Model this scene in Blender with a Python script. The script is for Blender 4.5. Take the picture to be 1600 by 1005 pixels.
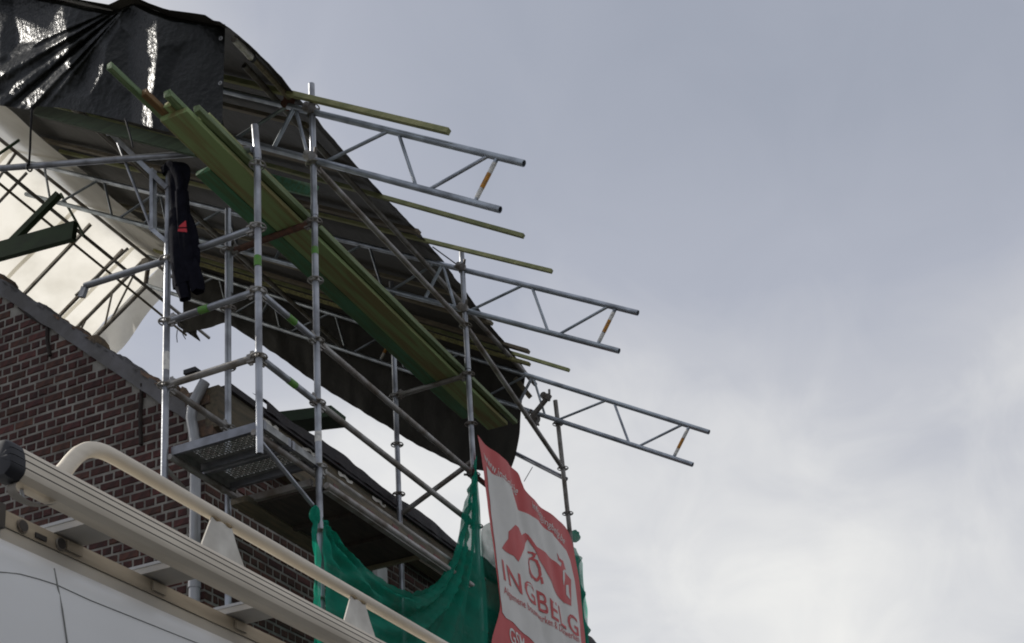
import bpy, bmesh, math, random
from mathutils import Vector, Matrix, noise as mnoise

# ------------------------------------------------------------------ clear
for o in list(bpy.data.objects):
    bpy.data.objects.remove(o)
random.seed(7)
sc = bpy.context.scene
COL = sc.collection
V = Vector
R = math.radians

# ------------------------------------------------------------------ camera
# x runs along the street front, y towards the house, z up; metres.
EYE = V((0, 0, 1.6))
FPX, CXP, CYP = 2098.0, 800.0, 1130.0            # focal length and principal point in photo pixels
YAW, PITCH, ROLL = 1.15175686, 0.26486459, -0.05572898
fw = V((math.sin(YAW) * math.cos(PITCH), math.cos(YAW) * math.cos(PITCH), math.sin(PITCH)))
rt = V((math.cos(YAW), -math.sin(YAW), 0))
up = rt.cross(fw)
RT = math.cos(ROLL) * rt + math.sin(ROLL) * up
UP = -math.sin(ROLL) * rt + math.cos(ROLL) * up
cam = bpy.data.cameras.new('camera')
camo = bpy.data.objects.new('camera', cam)
COL.objects.link(camo)
m = Matrix.Identity(4)
for i in range(3):
    m[i][0], m[i][1], m[i][2], m[i][3] = RT[i], UP[i], -fw[i], EYE[i]
camo.matrix_world = m
cam.sensor_width = 36
cam.lens = FPX / 1600 * 36
cam.shift_y = (CYP - 502.5) / 1600
cam.clip_start = 0.05
cam.clip_end = 2000
sc.camera = camo


def at(px, py, ax, val):
    """point of the plane ax = val that is seen at photo pixel (px, py)"""
    d = RT * ((px - CXP) / FPX) - UP * ((py - CYP) / FPX) + fw
    i = 'XYZ'.index(ax)
    return EYE + d * ((val - EYE[i]) / d[i])


# ------------------------------------------------------------------ world and sun
SUN = V((-0.015, 1.0, 0.0)).normalized() * math.cos(R(36)) + V((0, 0, math.sin(R(36))))
w = bpy.data.worlds.new('World')
sc.world = w
w.use_nodes = True
nt = w.node_tree
N, L = nt.nodes, nt.links
N.clear()
out = N.new('ShaderNodeOutputWorld')
bg = N.new('ShaderNodeBackground')
bg.inputs['Strength'].default_value = 0.108
sky = N.new('ShaderNodeTexSky')
sky.sky_type = 'NISHITA'
sky.sun_disc = False
sky.sun_elevation = math.asin(SUN.z)
sky.sun_rotation = math.atan2(SUN.x, SUN.y)
tc = N.new('ShaderNodeTexCoord')
mp = N.new('ShaderNodeMapping')
mp.inputs['Location'].default_value = (-3.5464, -5.5667, 6.0157)
mp.inputs['Scale'].default_value = (1, 1, 1.7)
L.new(tc.outputs['Generated'], mp.inputs['Vector'])
n1 = N.new('ShaderNodeTexNoise')
n1.inputs['Scale'].default_value = 1.2
n1.inputs['Detail'].default_value = 6
n1.inputs['Roughness'].default_value = 0.45
n1.inputs['Distortion'].default_value = 0.35
L.new(mp.outputs['Vector'], n1.inputs['Vector'])
rp = N.new('ShaderNodeValToRGB')
e = rp.color_ramp.elements
e[0].position, e[0].color = 0.30, (3.5, 3.75, 4.4, 1)
e[1].position, e[1].color = 0.71, (8.6, 8.5, 8.2, 1)
x = e.new(0.48); x.color = (4.3, 4.5, 5.15, 1)
x = e.new(0.58); x.color = (5.4, 5.5, 5.9, 1)
n2 = N.new('ShaderNodeTexNoise')                 # fine wisps on top of the big cloud masses
n2.inputs['Scale'].default_value = 7.0
n2.inputs['Detail'].default_value = 7
n2.inputs['Roughness'].default_value = 0.55
n2.inputs['Distortion'].default_value = 0.8
mp2 = N.new('ShaderNodeMapping')
mp2.inputs['Scale'].default_value = (0.7, 1.6, 1.9)
mp2.inputs['Rotation'].default_value = (0.5, 0.3, 0.4)
L.new(tc.outputs['Generated'], mp2.inputs['Vector'])
L.new(mp2.outputs['Vector'], n2.inputs['Vector'])
wm = N.new('ShaderNodeMath'); wm.operation = 'MULTIPLY_ADD'
wm.inputs[1].default_value = 0.12
L.new(n2.outputs['Fac'], wm.inputs[0])
wo = N.new('ShaderNodeMath'); wo.operation = 'SUBTRACT'; wo.inputs[1].default_value = 0.058
L.new(n1.outputs['Fac'], wo.inputs[0])
L.new(wo.outputs[0], wm.inputs[2])
L.new(wm.outputs[0], rp.inputs['Fac'])
mx = N.new('ShaderNodeMix')
mx.data_type = 'RGBA'
mx.inputs['Factor'].default_value = 0.9
L.new(sky.outputs['Color'], mx.inputs['A'])
L.new(rp.outputs['Color'], mx.inputs['B'])
L.new(mx.outputs['Result'], bg.inputs['Color'])
L.new(bg.outputs['Background'], out.inputs['Surface'])

sl = bpy.data.lights.new('sun', 'SUN')
sl.energy = 4.0
sl.angle = R(0.8)
sl.color = (1.0, 0.955, 0.88)
so = bpy.data.objects.new('sun', sl)
COL.objects.link(so)
so.rotation_euler = (-SUN).to_track_quat('-Z', 'Y').to_euler()
so.location = SUN * 60
sc.view_settings.view_transform = 'Standard'
sc.view_settings.look = 'None'
sc.view_settings.gamma = 1
sc.view_settings.exposure = 0.0
sc.render.engine = 'CYCLES'
sc.cycles.filter_width = 1.9
sc.cycles.max_bounces = 8
sc.cycles.transparent_max_bounces = 16

# ------------------------------------------------------------------ materials
M = {}


def mat(name, col, rough=0.6, metal=0.0, col2=None, scale=6.0, stretch=(1, 1, 1), bump=0.0, bscale=40.0,
        rnd=0.0, spec=0.5, coat=0.0, coord='Object', detail=5.0, contrast=(0.35, 0.65), rough2=None, bdist=0.01):
    mt = bpy.data.materials.new(name)
    mt.use_nodes = True
    t = mt.node_tree
    b = t.nodes['Principled BSDF']
    b.inputs['Roughness'].default_value = rough
    b.inputs['Metallic'].default_value = metal
    b.inputs['Specular IOR Level'].default_value = spec
    b.inputs['Coat Weight'].default_value = coat
    c = t.nodes.new('ShaderNodeTexCoord')
    mpp = t.nodes.new('ShaderNodeMapping')
    mpp.inputs['Scale'].default_value = stretch
    if coord == 'World':
        g = t.nodes.new('ShaderNodeNewGeometry')
        t.links.new(g.outputs['Position'], mpp.inputs['Vector'])
    else:
        t.links.new(c.outputs[coord], mpp.inputs['Vector'])
    nz = t.nodes.new('ShaderNodeTexNoise')
    nz.inputs['Scale'].default_value = scale
    nz.inputs['Detail'].default_value = detail
    t.links.new(mpp.outputs['Vector'], nz.inputs['Vector'])
    r = t.nodes.new('ShaderNodeValToRGB')
    r.color_ramp.elements[0].position = contrast[0]
    r.color_ramp.elements[1].position = contrast[1]
    r.color_ramp.elements[0].color = (*col, 1)
    r.color_ramp.elements[1].color = (*(col2 or [v * 0.75 for v in col]), 1)
    t.links.new(nz.outputs['Fac'], r.inputs['Fac'])
    last = r.outputs['Color']
    if rnd > 0:
        oi = t.nodes.new('ShaderNodeObjectInfo')
        hs = t.nodes.new('ShaderNodeHueSaturation')
        mr = t.nodes.new('ShaderNodeMapRange')
        mr.inputs['To Min'].default_value = 1 - rnd
        mr.inputs['To Max'].default_value = 1 + rnd
        t.links.new(oi.outputs['Random'], mr.inputs['Value'])
        t.links.new(mr.outputs['Result'], hs.inputs['Value'])
        mr2 = t.nodes.new('ShaderNodeMapRange')
        mr2.inputs['To Min'].default_value = 0.485
        mr2.inputs['To Max'].default_value = 0.515
        ml = t.nodes.new('ShaderNodeMath'); ml.operation = 'MULTIPLY'; ml.inputs[1].default_value = 7.31
        fr = t.nodes.new('ShaderNodeMath'); fr.operation = 'FRACT'
        t.links.new(oi.outputs['Random'], ml.inputs[0])
        t.links.new(ml.outputs[0], fr.inputs[0])
        t.links.new(fr.outputs[0], mr2.inputs['Value'])
        t.links.new(mr2.outputs['Result'], hs.inputs['Hue'])
        t.links.new(last, hs.inputs['Color'])
        last = hs.outputs['Color']
    t.links.new(last, b.inputs['Base Color'])
    if rough2 is not None:
        mr = t.nodes.new('ShaderNodeMapRange')
        mr.inputs['From Min'].default_value = 0.35
        mr.inputs['From Max'].default_value = 0.65
        mr.inputs['To Min'].default_value = rough
        mr.inputs['To Max'].default_value = rough2
        t.links.new(nz.outputs['Fac'], mr.inputs['Value'])
        t.links.new(mr.outputs['Result'], b.inputs['Roughness'])
    if bump > 0:
        n2 = t.nodes.new('ShaderNodeTexNoise')
        n2.inputs['Scale'].default_value = bscale
        n2.inputs['Detail'].default_value = 4
        t.links.new(mpp.outputs['Vector'], n2.inputs['Vector'])
        bp = t.nodes.new('ShaderNodeBump')
        bp.inputs['Strength'].default_value = bump
        bp.inputs['Distance'].default_value = bdist
        t.links.new(n2.outputs['Fac'], bp.inputs['Height'])
        t.links.new(bp.outputs['Normal'], b.inputs['Normal'])
    M[name] = mt
    return mt


mat('steel', (0.36, 0.375, 0.40), 0.34, 0.75, (0.17, 0.172, 0.18), 5, contrast=(0.42, 0.68), detail=9, rough2=0.55, bump=0.12, bscale=60, coord='World', rnd=0.12)
mat('steel_old', (0.34, 0.33, 0.31), 0.5, 0.45, (0.17, 0.145, 0.115), 6, contrast=(0.40, 0.66), detail=9, rough2=0.68, bump=0.2, bscale=50, coord='World', rnd=0.15)
mat('aluminium_truss', (0.40, 0.44, 0.48), 0.36, 0.75, (0.21, 0.23, 0.25), 6, detail=9, contrast=(0.42, 0.7), rough2=0.5, coord='World', rnd=0.08)
mat('fitting', (0.20, 0.19, 0.175), 0.55, 0.6, (0.12, 0.10, 0.085), 20, coord='World', bump=0.3, bscale=120)
mat('stain_dark', (0.022, 0.018, 0.016), 0.9, 0.0, (0.04, 0.028, 0.022), 20, coord='World', bump=0.5, bscale=80)
mat('rust', (0.16, 0.07, 0.045), 0.8, 0.1, (0.09, 0.05, 0.035), 25, coord='World')
mat('deck_steel', (0.30, 0.305, 0.295), 0.42, 0.6, (0.19, 0.19, 0.18), 14, rough2=0.6, coord='World')
mat('deck_rim', (0.24, 0.25, 0.275), 0.4, 0.7, (0.17, 0.175, 0.19), 10, coord='World')
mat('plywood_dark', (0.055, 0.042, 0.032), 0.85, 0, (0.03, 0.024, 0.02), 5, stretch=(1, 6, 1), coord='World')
mat('timber_olive', (0.29, 0.39, 0.16), 0.75, 0, (0.25, 0.22, 0.09), 2.0, stretch=(0.5, 9, 9), bump=0.3, bscale=30, coord='World', rnd=0.16, contrast=(0.42, 0.58), detail=8)
mat('timber_brown', (0.31, 0.28, 0.115), 0.75, 0, (0.17, 0.155, 0.065), 3.0, stretch=(0.7, 14, 14), bump=0.3, bscale=30, coord='World', rnd=0.12, contrast=(0.42, 0.58), detail=8)
mat('timber_orange', (0.25, 0.15, 0.06), 0.75, 0, (0.16, 0.085, 0.03), 4.0, stretch=(0.7, 14, 14), coord='World')
mat('timber_green', (0.10, 0.27, 0.15), 0.7, 0, (0.10, 0.20, 0.09), 3.0, stretch=(0.8, 10, 10), bump=0.25, bscale=30, coord='World', rnd=0.12, contrast=(0.42, 0.58), detail=8)
mat('timber_lime', (0.20, 0.27, 0.13), 0.7, 0, (0.12, 0.18, 0.075), 4.0, stretch=(0.8, 10, 10), bump=0.25, bscale=30, coord='World', rnd=0.12, contrast=(0.42, 0.58), detail=8)
mat('timber_batten', (0.33, 0.33, 0.15), 0.7, 0, (0.20, 0.22, 0.09), 6.0, stretch=(9, 0.8, 2), bump=0.25, bscale=30, coord='World', rnd=0.15)
mat('timber_pale', (0.20, 0.17, 0.11), 0.75, 0, (0.13, 0.11, 0.07), 6.0, stretch=(9, 0.8, 2), coord='World', rnd=0.12)
mat('timber_dark_green', (0.03, 0.065, 0.025), 0.7, 0, (0.02, 0.04, 0.018), 4.0, stretch=(9, 0.8, 2), coord='World')
mat('board_green', (0.075, 0.115, 0.06), 0.75, 0, (0.05, 0.075, 0.04), 4, stretch=(9, 1, 9), coord='World')
mat('fascia_wood', (0.155, 0.12, 0.075), 0.8, 0, (0.085, 0.075, 0.05), 4, stretch=(1, 8, 8), bump=0.35, bscale=25, coord='World')
mat('brick_paint_red', (0.105, 0.038, 0.029), 0.9, 0, (0.044, 0.022, 0.019), 14, bump=0.6, bscale=70, rnd=0.42, contrast=(0.3, 0.7))
mat('brick_brown', (0.110, 0.044, 0.031), 0.9, 0, (0.052, 0.028, 0.022), 14, bump=0.6, bscale=70, rnd=0.42, contrast=(0.3, 0.7))
mat('mortar', (0.31, 0.295, 0.26), 0.95, 0, (0.16, 0.148, 0.13), 5, bump=0.6, bscale=90, coord='World')
mat('cement', (0.17, 0.165, 0.17), 0.9, 0, (0.12, 0.115, 0.11), 6, bump=0.5, bscale=40, coord='World')
mat('rubble', (0.22, 0.15, 0.09), 0.95, 0, (0.10, 0.08, 0.065), 16, bump=0.9, bscale=60, coord='World', rnd=0.3)
mat('slate', (0.035, 0.028, 0.028), 0.7, 0, (0.02, 0.018, 0.02), 8, bump=0.4, bscale=30, coord='World', rnd=0.2)
mat('zinc', (0.36, 0.365, 0.37), 0.45, 0.55, (0.29, 0.295, 0.30), 5, coord='World', rough2=0.55)
mat('white_frame', (0.62, 0.62, 0.60), 0.5, 0)
mat('glass_dark', (0.02, 0.022, 0.025), 0.08, 0)
mat('rubber', (0.018, 0.018, 0.022), 0.6, 0)
mat('van_paint', (0.72, 0.715, 0.69), 0.40, 0, (0.64, 0.635, 0.61), 1.6, detail=8, coat=0.12, coord='World')
mat('van_seam', (0.22, 0.22, 0.20), 0.7, 0)
mat('van_glass', (0.015, 0.018, 0.02), 0.06, 0)
mat('rack_alu', (0.76, 0.68, 0.55), 0.5, 0.1, (0.62, 0.55, 0.44), 7, stretch=(0.5, 4, 4), coord='World', bump=0.1, bscale=120, rough2=0.6)
mat('rack_rail', (0.33, 0.30, 0.25), 0.6, 0.1, (0.23, 0.205, 0.17), 9, stretch=(0.5, 4, 4), coord='World')
mat('groove_shade', (0.045, 0.035, 0.026), 0.9, 0)
mat('rack_plate', (0.78, 0.75, 0.67), 0.55, 0.1, (0.47, 0.44, 0.38), 8, coord='World')
mat('rack_bar', (0.42, 0.41, 0.39), 0.55, 0.15, (0.33, 0.32, 0.30), 6, coord='World')
mat('rack_weld', (0.42, 0.31, 0.17), 0.7, 0, (0.28, 0.22, 0.14), 40, coord='World', bump=0.6, bscale=200)
mat('cloth_navy', (0.008, 0.008, 0.012), 1.0, 0, (0.012, 0.012, 0.018), 18, bump=0.4, bscale=25, coord='World', spec=0.05)
mat('cloth_red', (0.50, 0.02, 0.035), 0.85, 0)
mat('tape_orange', (0.60, 0.25, 0.015), 0.55, 0, (0.40, 0.20, 0.05), 35, coord='World', contrast=(0.45, 0.6))
mat('tape_white', (0.74, 0.72, 0.66), 0.45, 0, (0.48, 0.47, 0.44), 30, coord='World', contrast=(0.45, 0.65))
mat('paint_mark', (0.09, 0.30, 0.035), 0.6, 0, (0.13, 0.24, 0.06), 60, coord='World')
mat('sticker_red', (0.16, 0.035, 0.03), 0.7, 0, (0.10, 0.055, 0.045), 22, coord='World')
mat('rope_black', (0.02, 0.02, 0.024), 0.8, 0)
mat('banner_red', (0.56, 0.062, 0.058), 0.55, 0, (0.50, 0.055, 0.05), 4, coord='World')
mat('banner_white', (0.68, 0.66, 0.61), 0.55, 0, (0.62, 0.605, 0.555), 3, coord='World')
mat('asphalt', (0.055, 0.054, 0.053), 0.9, 0, (0.04, 0.04, 0.04), 3, bump=0.4, bscale=80, coord='World')
mat('pavement', (0.20, 0.19, 0.18), 0.9, 0, (0.15, 0.145, 0.14), 3, bump=0.4, bscale=60, coord='World')
mat('moss', (0.03, 0.06, 0.02), 0.9, 0)


def sheet_mat(name, col, rough, transl, transp=0.0, crinkle=0.0, cscale=30, col2=None, spec=0.5, weave=0.0, tcol=None, tcol2=None):
    """thin plastic or woven sheet: principled surface + light coming through"""
    mt = bpy.data.materials.new(name)
    mt.use_nodes = True
    t = mt.node_tree
    b = t.nodes['Principled BSDF']
    o = t.nodes['Material Output']
    g = t.nodes.new('ShaderNodeNewGeometry')
    nz = t.nodes.new('ShaderNodeTexNoise')
    nz.inputs['Scale'].default_value = 2.2
    nz.inputs['Detail'].default_value = 6
    t.links.new(g.outputs['Position'], nz.inputs['Vector'])
    r = t.nodes.new('ShaderNodeValToRGB')
    r.color_ramp.elements[0].position = 0.35
    r.color_ramp.elements[1].position = 0.7
    r.color_ramp.elements[0].color = (*col, 1)
    r.color_ramp.elements[1].color = (*(col2 or col), 1)
    t.links.new(nz.outputs['Fac'], r.inputs['Fac'])
    t.links.new(r.outputs['Color'], b.inputs['Base Color'])
    b.inputs['Roughness'].default_value = rough
    b.inputs['Specular IOR Level'].default_value = spec
    nrm = None
    if crinkle > 0:
        v1 = t.nodes.new('ShaderNodeTexNoise')
        v1.inputs['Scale'].default_value = cscale
        v1.inputs['Detail'].default_value = 5
        v1.inputs['Roughness'].default_value = 0.6
        v1.inputs['Distortion'].default_value = 1.0
        t.links.new(g.outputs['Position'], v1.inputs['Vector'])
        v2 = t.nodes.new('ShaderNodeTexVoronoi')
        v2.inputs['Scale'].default_value = cscale * 0.5
        t.links.new(g.outputs['Position'], v2.inputs['Vector'])
        ad = t.nodes.new('ShaderNodeMath')
        ad.operation = 'ADD'
        t.links.new(v1.outputs['Fac'], ad.inputs[0])
        t.links.new(v2.outputs['Distance'], ad.inputs[1])
        bp = t.nodes.new('ShaderNodeBump')
        bp.inputs['Strength'].default_value = crinkle
        bp.inputs['Distance'].default_value = 0.012
        t.links.new(ad.outputs[0], bp.inputs['Height'])
        nrm = bp.outputs['Normal']
        t.links.new(nrm, b.inputs['Normal'])
    last = b.outputs['BSDF']
    if transl > 0:
        tr = t.nodes.new('ShaderNodeBsdfTranslucent')
        tr.inputs['Color'].default_value = (*(tcol or col), 1)
        if tcol2:
            r3 = t.nodes.new('ShaderNodeValToRGB')
            r3.color_ramp.elements[0].position = 0.42
            r3.color_ramp.elements[1].position = 0.72
            r3.color_ramp.elements[0].color = (*tcol, 1)
            r3.color_ramp.elements[1].color = (*tcol2, 1)
            t.links.new(nz.outputs['Fac'], r3.inputs['Fac'])
            t.links.new(r3.outputs['Color'], tr.inputs['Color'])
        mxs = t.nodes.new('ShaderNodeMixShader')
        mxs.inputs['Fac'].default_value = transl
        t.links.new(last, mxs.inputs[1])
        t.links.new(tr.outputs['BSDF'], mxs.inputs[2])
        last = mxs.outputs['Shader']
    if transp > 0:
        tp = t.nodes.new('ShaderNodeBsdfTransparent')
        mxs = t.nodes.new('ShaderNodeMixShader')
        t.links.new(last, mxs.inputs[1])
        t.links.new(tp.outputs['BSDF'], mxs.inputs[2])
        if weave > 0:
            n3 = t.nodes.new('ShaderNodeTexNoise')
            n3.inputs['Scale'].default_value = weave
            n3.inputs['Detail'].default_value = 3
            t.links.new(g.outputs['Position'], n3.inputs['Vector'])
            mr = t.nodes.new('ShaderNodeMapRange')
            mr.inputs['From Min'].default_value = 0.35
            mr.inputs['From Max'].default_value = 0.65
            mr.inputs['To Min'].default_value = transp * 0.35
            mr.inputs['To Max'].default_value = transp * 1.5
            t.links.new(n3.outputs['Fac'], mr.inputs['Value'])
            t.links.new(mr.outputs['Result'], mxs.inputs['Fac'])
        else:
            mxs.inputs['Fac'].default_value = transp
        last = mxs.outputs['Shader']
    t.links.new(last, o.inputs['Surface'])
    M[name] = mt


sheet_mat('tarp_black', (0.006, 0.007, 0.006), 0.33, 0.0, crinkle=0.30, cscale=60, col2=(0.010, 0.011, 0.009), spec=0.22)
sheet_mat('tarp_roof', (0.028, 0.027, 0.023), 0.55, 0.05, crinkle=0.45, cscale=8, col2=(0.018, 0.017, 0.015), tcol=(0.10, 0.09, 0.07), spec=0.2)
sheet_mat('tarp_white', (0.72, 0.70, 0.64), 0.5, 0.60, crinkle=0.5, cscale=6, col2=(0.55, 0.53, 0.47), tcol=(0.90, 0.87, 0.79), tcol2=(0.74, 0.71, 0.63))
sheet_mat('net_green', (0.008, 0.27, 0.18), 0.8, 0.36, transp=0.20, col2=(0.008, 0.19, 0.125), weave=5.0, tcol=(0.01, 0.46, 0.29), spec=0.2)

# ------------------------------------------------------------------ mesh helpers
WO = {}          # world origin of every object that may carry children


class MB:
    def __init__(s):
        s.v, s.f = [], []

    def add(s, vs, fs):
        k = len(s.v)
        s.v += [V(p) for p in vs]
        s.f += [tuple(i + k for i in f) for f in fs]
        return s

    def box(s, lo, hi):
        (a, b, c), (d, e_, f) = lo, hi
        return s.add([(a, b, c), (d, b, c), (d, e_, c), (a, e_, c), (a, b, f), (d, b, f), (d, e_, f), (a, e_, f)],
                     [(0, 3, 2, 1), (4, 5, 6, 7), (0, 1, 5, 4), (1, 2, 6, 5), (2, 3, 7, 6), (3, 0, 4, 7)])

    def bar(s, a, b, wd, ht, upv=(0, 0, 1)):
        """rectangular bar from a to b, wd wide (sideways), ht along upv"""
        a, b = V(a), V(b)
        d = (b - a).normalized()
        sd = d.cross(V(upv)).normalized()
        u = sd.cross(d).normalized()
        q = [(-wd / 2, -ht / 2), (wd / 2, -ht / 2), (wd / 2, ht / 2), (-wd / 2, ht / 2)]
        vs = [a + sd * i + u * j for i, j in q] + [b + sd * i + u * j for i, j in q]
        return s.add(vs, [(0, 1, 2, 3), (7, 6, 5, 4), (0, 4, 5, 1), (1, 5, 6, 2), (2, 6, 7, 3), (3, 7, 4, 0)])

    def tube(s, pts, r, n=12, hollow=False, r2=None):
        pts = [V(p) for p in pts]
        rings = []
        ref = None
        for i, p in enumerate(pts):
            if i == 0:
                d = pts[1] - pts[0]
            elif i == len(pts) - 1:
                d = pts[-1] - pts[-2]
            else:
                d = (pts[i + 1] - p).normalized() + (p - pts[i - 1]).normalized()
            d.normalize()
            if ref is None:
                ref = V((0, 0, 1)) if abs(d.z) < 0.9 else V((1, 0, 0))
            sd = d.cross(ref).normalized()
            u = sd.cross(d).normalized()
            ref = u
            rr = r if r2 is None else r + (r2 - r) * i / (len(pts) - 1)
            rings.append([p + (sd * math.cos(2 * math.pi * k / n) + u * math.sin(2 * math.pi * k / n)) * rr for k in range(n)])
        vs = [q for g in rings for q in g]
        fs = []
        for i in range(len(rings) - 1):
            for k in range(n):
                a, b = i * n + k, i * n + (k + 1) % n
                fs.append((a, a + n, b + n, b))
        if hollow:
            d0 = (pts[1] - pts[0]).normalized()
            d1 = (pts[-1] - pts[-2]).normalized()
            for ring, base, c, d, flip in ((rings[0], 0, pts[0], d0, False), (rings[-1], (len(rings) - 1) * n, pts[-1], -d1, True)):
                k0 = len(vs)
                vs += [c + (q - c) * 0.84 for q in ring]
                vs += [c + (q - c) * 0.80 + d * 0.12 for q in ring]
                for k in range(n):
                    j = (k + 1) % n
                    fs.append((base + k, base + j, k0 + j, k0 + k))
                    fs.append((k0 + k, k0 + j, k0 + n + j, k0 + n + k))
                fs.append(tuple(k0 + n + k for k in range(n)))
        else:
            fs.append(tuple(range(n)))
            fs.append(tuple((len(rings) - 1) * n + k for k in reversed(range(n))))
        return s.add(vs, fs)

    def ring(s, c, R_, r, ax=(0, 0, 1), n=20, m_=6):
        c, ax = V(c), V(ax).normalized()
        ref = V((1, 0, 0)) if abs(ax.x) < 0.9 else V((0, 1, 0))
        a = ax.cross(ref).normalized()
        b = ax.cross(a)
        vs, fs = [], []
        for i in range(n):
            d = a * math.cos(2 * math.pi * i / n) + b * math.sin(2 * math.pi * i / n)
            for j in range(m_):
                t = 2 * math.pi * j / m_
                vs.append(c + d * (R_ + r * math.cos(t)) + ax * r * math.sin(t))
        for i in range(n):
            for j in range(m_):
                i2, j2 = (i + 1) % n, (j + 1) % m_
                fs.append((i * m_ + j, i2 * m_ + j, i2 * m_ + j2, i * m_ + j2))
        return s.add(vs, fs)

    def prism(s, poly, off):
        """extrude a planar polygon (list of points) by vector off"""
        poly = [V(p) for p in poly]
        off = V(off)
        n = len(poly)
        vs = poly + [p + off for p in poly]
        fs = [tuple(reversed(range(n))), tuple(range(n, 2 * n))]
        for i in range(n):
            j = (i + 1) % n
            fs.append((i, j, n + j, n + i))
        return s.add(vs, fs)

    def grid(s, fn, nu, nv):
        vs = [fn(i / nu, j / nv) for j in range(nv + 1) for i in range(nu + 1)]
        fs = [(j * (nu + 1) + i, j * (nu + 1) + i + 1, (j + 1) * (nu + 1) + i + 1, (j + 1) * (nu + 1) + i)
              for j in range(nv) for i in range(nu)]
        return s.add(vs, fs)

    def mesh(s, name, material, origin, smooth=True, ang=38):
        me = bpy.data.meshes.new(name)
        me.from_pydata([tuple(p - origin) for p in s.v], [], s.f)
        bm_ = bmesh.new()
        bm_.from_mesh(me)
        bmesh.ops.recalc_face_normals(bm_, faces=bm_.faces)
        bm_.to_mesh(me)
        bm_.free()
        me.materials.append(M[material])
        if smooth:
            me.shade_smooth()
            me.set_sharp_from_angle(angle=R(ang))
        me.update()
        return me

    def build(s, name, material, parent=None, smooth=True, label=None, ang=38):
        if parent is None:
            lo = V((min(p.x for p in s.v), min(p.y for p in s.v), min(p.z for p in s.v)))
            hi = V((max(p.x for p in s.v), max(p.y for p in s.v), max(p.z for p in s.v)))
            og = V(((lo.x + hi.x) / 2, (lo.y + hi.y) / 2, lo.z))
        else:
            og = WO[parent.name]
        o = bpy.data.objects.new(name, s.mesh(name, material, og, smooth, ang))
        COL.objects.link(o)
        if parent is None:
            o.location = og
        else:
            o.parent = parent
        WO[o.name] = og
        if label:
            o['label'] = label
        return o


def put(name, me, loc, parent, rot=None):
    """one more object that shares the mesh me, at world point loc"""
    o = bpy.data.objects.new(name, me)
    COL.objects.link(o)
    o.parent = parent
    o.location = V(loc) - WO[parent.name]
    if rot:
        o.rotation_euler = rot
    WO[o.name] = V(loc)
    return o


def thing(name, loc, label, cat, group=None):
    o = bpy.data.objects.new(name, None)
    COL.objects.link(o)
    o.location = V(loc)
    o.empty_display_size = 0.2
    WO[o.name] = V(loc)
    return tag(o, label, cat, group)


def tag(o, label=None, cat=None, group=None, kind=None):
    if label:
        o['label'] = label
    if cat:
        o['category'] = cat
    if group:
        o['group'] = group
    if kind:
        o['kind'] = kind
    return o


def nz(x, y=0.0, z=0.0):
    return mnoise.noise(V((x, y, z)))


def lerp(a, b, t):
    return a + (b - a) * t


def curve(pts, t):
    """piecewise linear through pts at parameter 0..1"""
    n = len(pts) - 1
    k = min(int(t * n), n - 1)
    return V(pts[k]).lerp(V(pts[k + 1]), t * n - k)


def smoothcurve(pts, t):
    n = len(pts) - 1
    k = min(int(t * n), n - 1)
    u = t * n - k
    P = [V(p) for p in pts]
    p0, p1, p2, p3 = P[max(k - 1, 0)], P[k], P[k + 1], P[min(k + 2, n)]
    return 0.5 * ((2 * p1) + (p2 - p0) * u + (2 * p0 - 5 * p1 + 4 * p2 - p3) * u * u + (3 * p1 - p0 - 3 * p2 + p3) * u ** 3)


# ------------------------------------------------------------------ ground
b = MB().box((-400, -400, -0.5), (400, 400, 0.0))
tag(b.build('road', 'asphalt', smooth=False), kind='structure')
b = MB().box((-60, 3.9, 0.0), (60, 5.7, 0.13))
tag(b.build('pavement', 'pavement', smooth=False), kind='structure')

# ------------------------------------------------------------------ the house
GX, FY = 7.45, 5.70            # gable plane x = GX (faces -x), street front plane y = FY (faces -y)
COURSE, BT = 0.0775, 0.0605
SLOPE = 0.872                  # roof pitch
EAVE = 6.58                    # top of the brickwork at the front
VERGE0 = 6.62                  # top of the gable brickwork at y = FY
RIDGE_Y = 9.7
HX1 = 17.5
house = thing('brick_house', (GX, FY, 0), 'old red brick house with stripped sloping gable top behind the scaffold', 'house')


def verge(y):
    return VERGE0 + SLOPE * (y - FY)


D = 0.30
# mortar cores of the walls, bricks stand proud of them
gz = lambda y: verge(y) - 0.02
wall_g = MB().prism([(GX, FY, 0), (GX, RIDGE_Y, 0), (GX, RIDGE_Y, gz(RIDGE_Y)), (GX, FY, gz(FY))], (D, 0, 0)).build('gable_wall', 'mortar', house, smooth=False)
wall_f = MB().box((GX + D + 0.002, FY, 0), (HX1, FY + D, EAVE)).build('front_wall', 'mortar', house, smooth=False)
MB().box((HX1 - D, FY + D + 0.002, 0), (HX1 - 0.001, 2 * RIDGE_Y - FY, EAVE)).build('far_wall', 'mortar', house, smooth=False)
MB().box((GX + 0.001, 2 * RIDGE_Y - FY, 0), (HX1, 2 * RIDGE_Y - FY + D, EAVE)).build('rear_wall', 'mortar', house, smooth=False)
MB().prism([(GX + 0.002, RIDGE_Y + 0.002, 0), (GX + 0.002, 2 * RIDGE_Y - FY - 0.002, 0), (GX + 0.002, 2 * RIDGE_Y - FY - 0.002, EAVE),
            (GX + 0.002, RIDGE_Y + 0.002, gz(RIDGE_Y))], (D, 0, 0)).build('gable_wall_rear_half', 'mortar', house, smooth=False)


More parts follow.
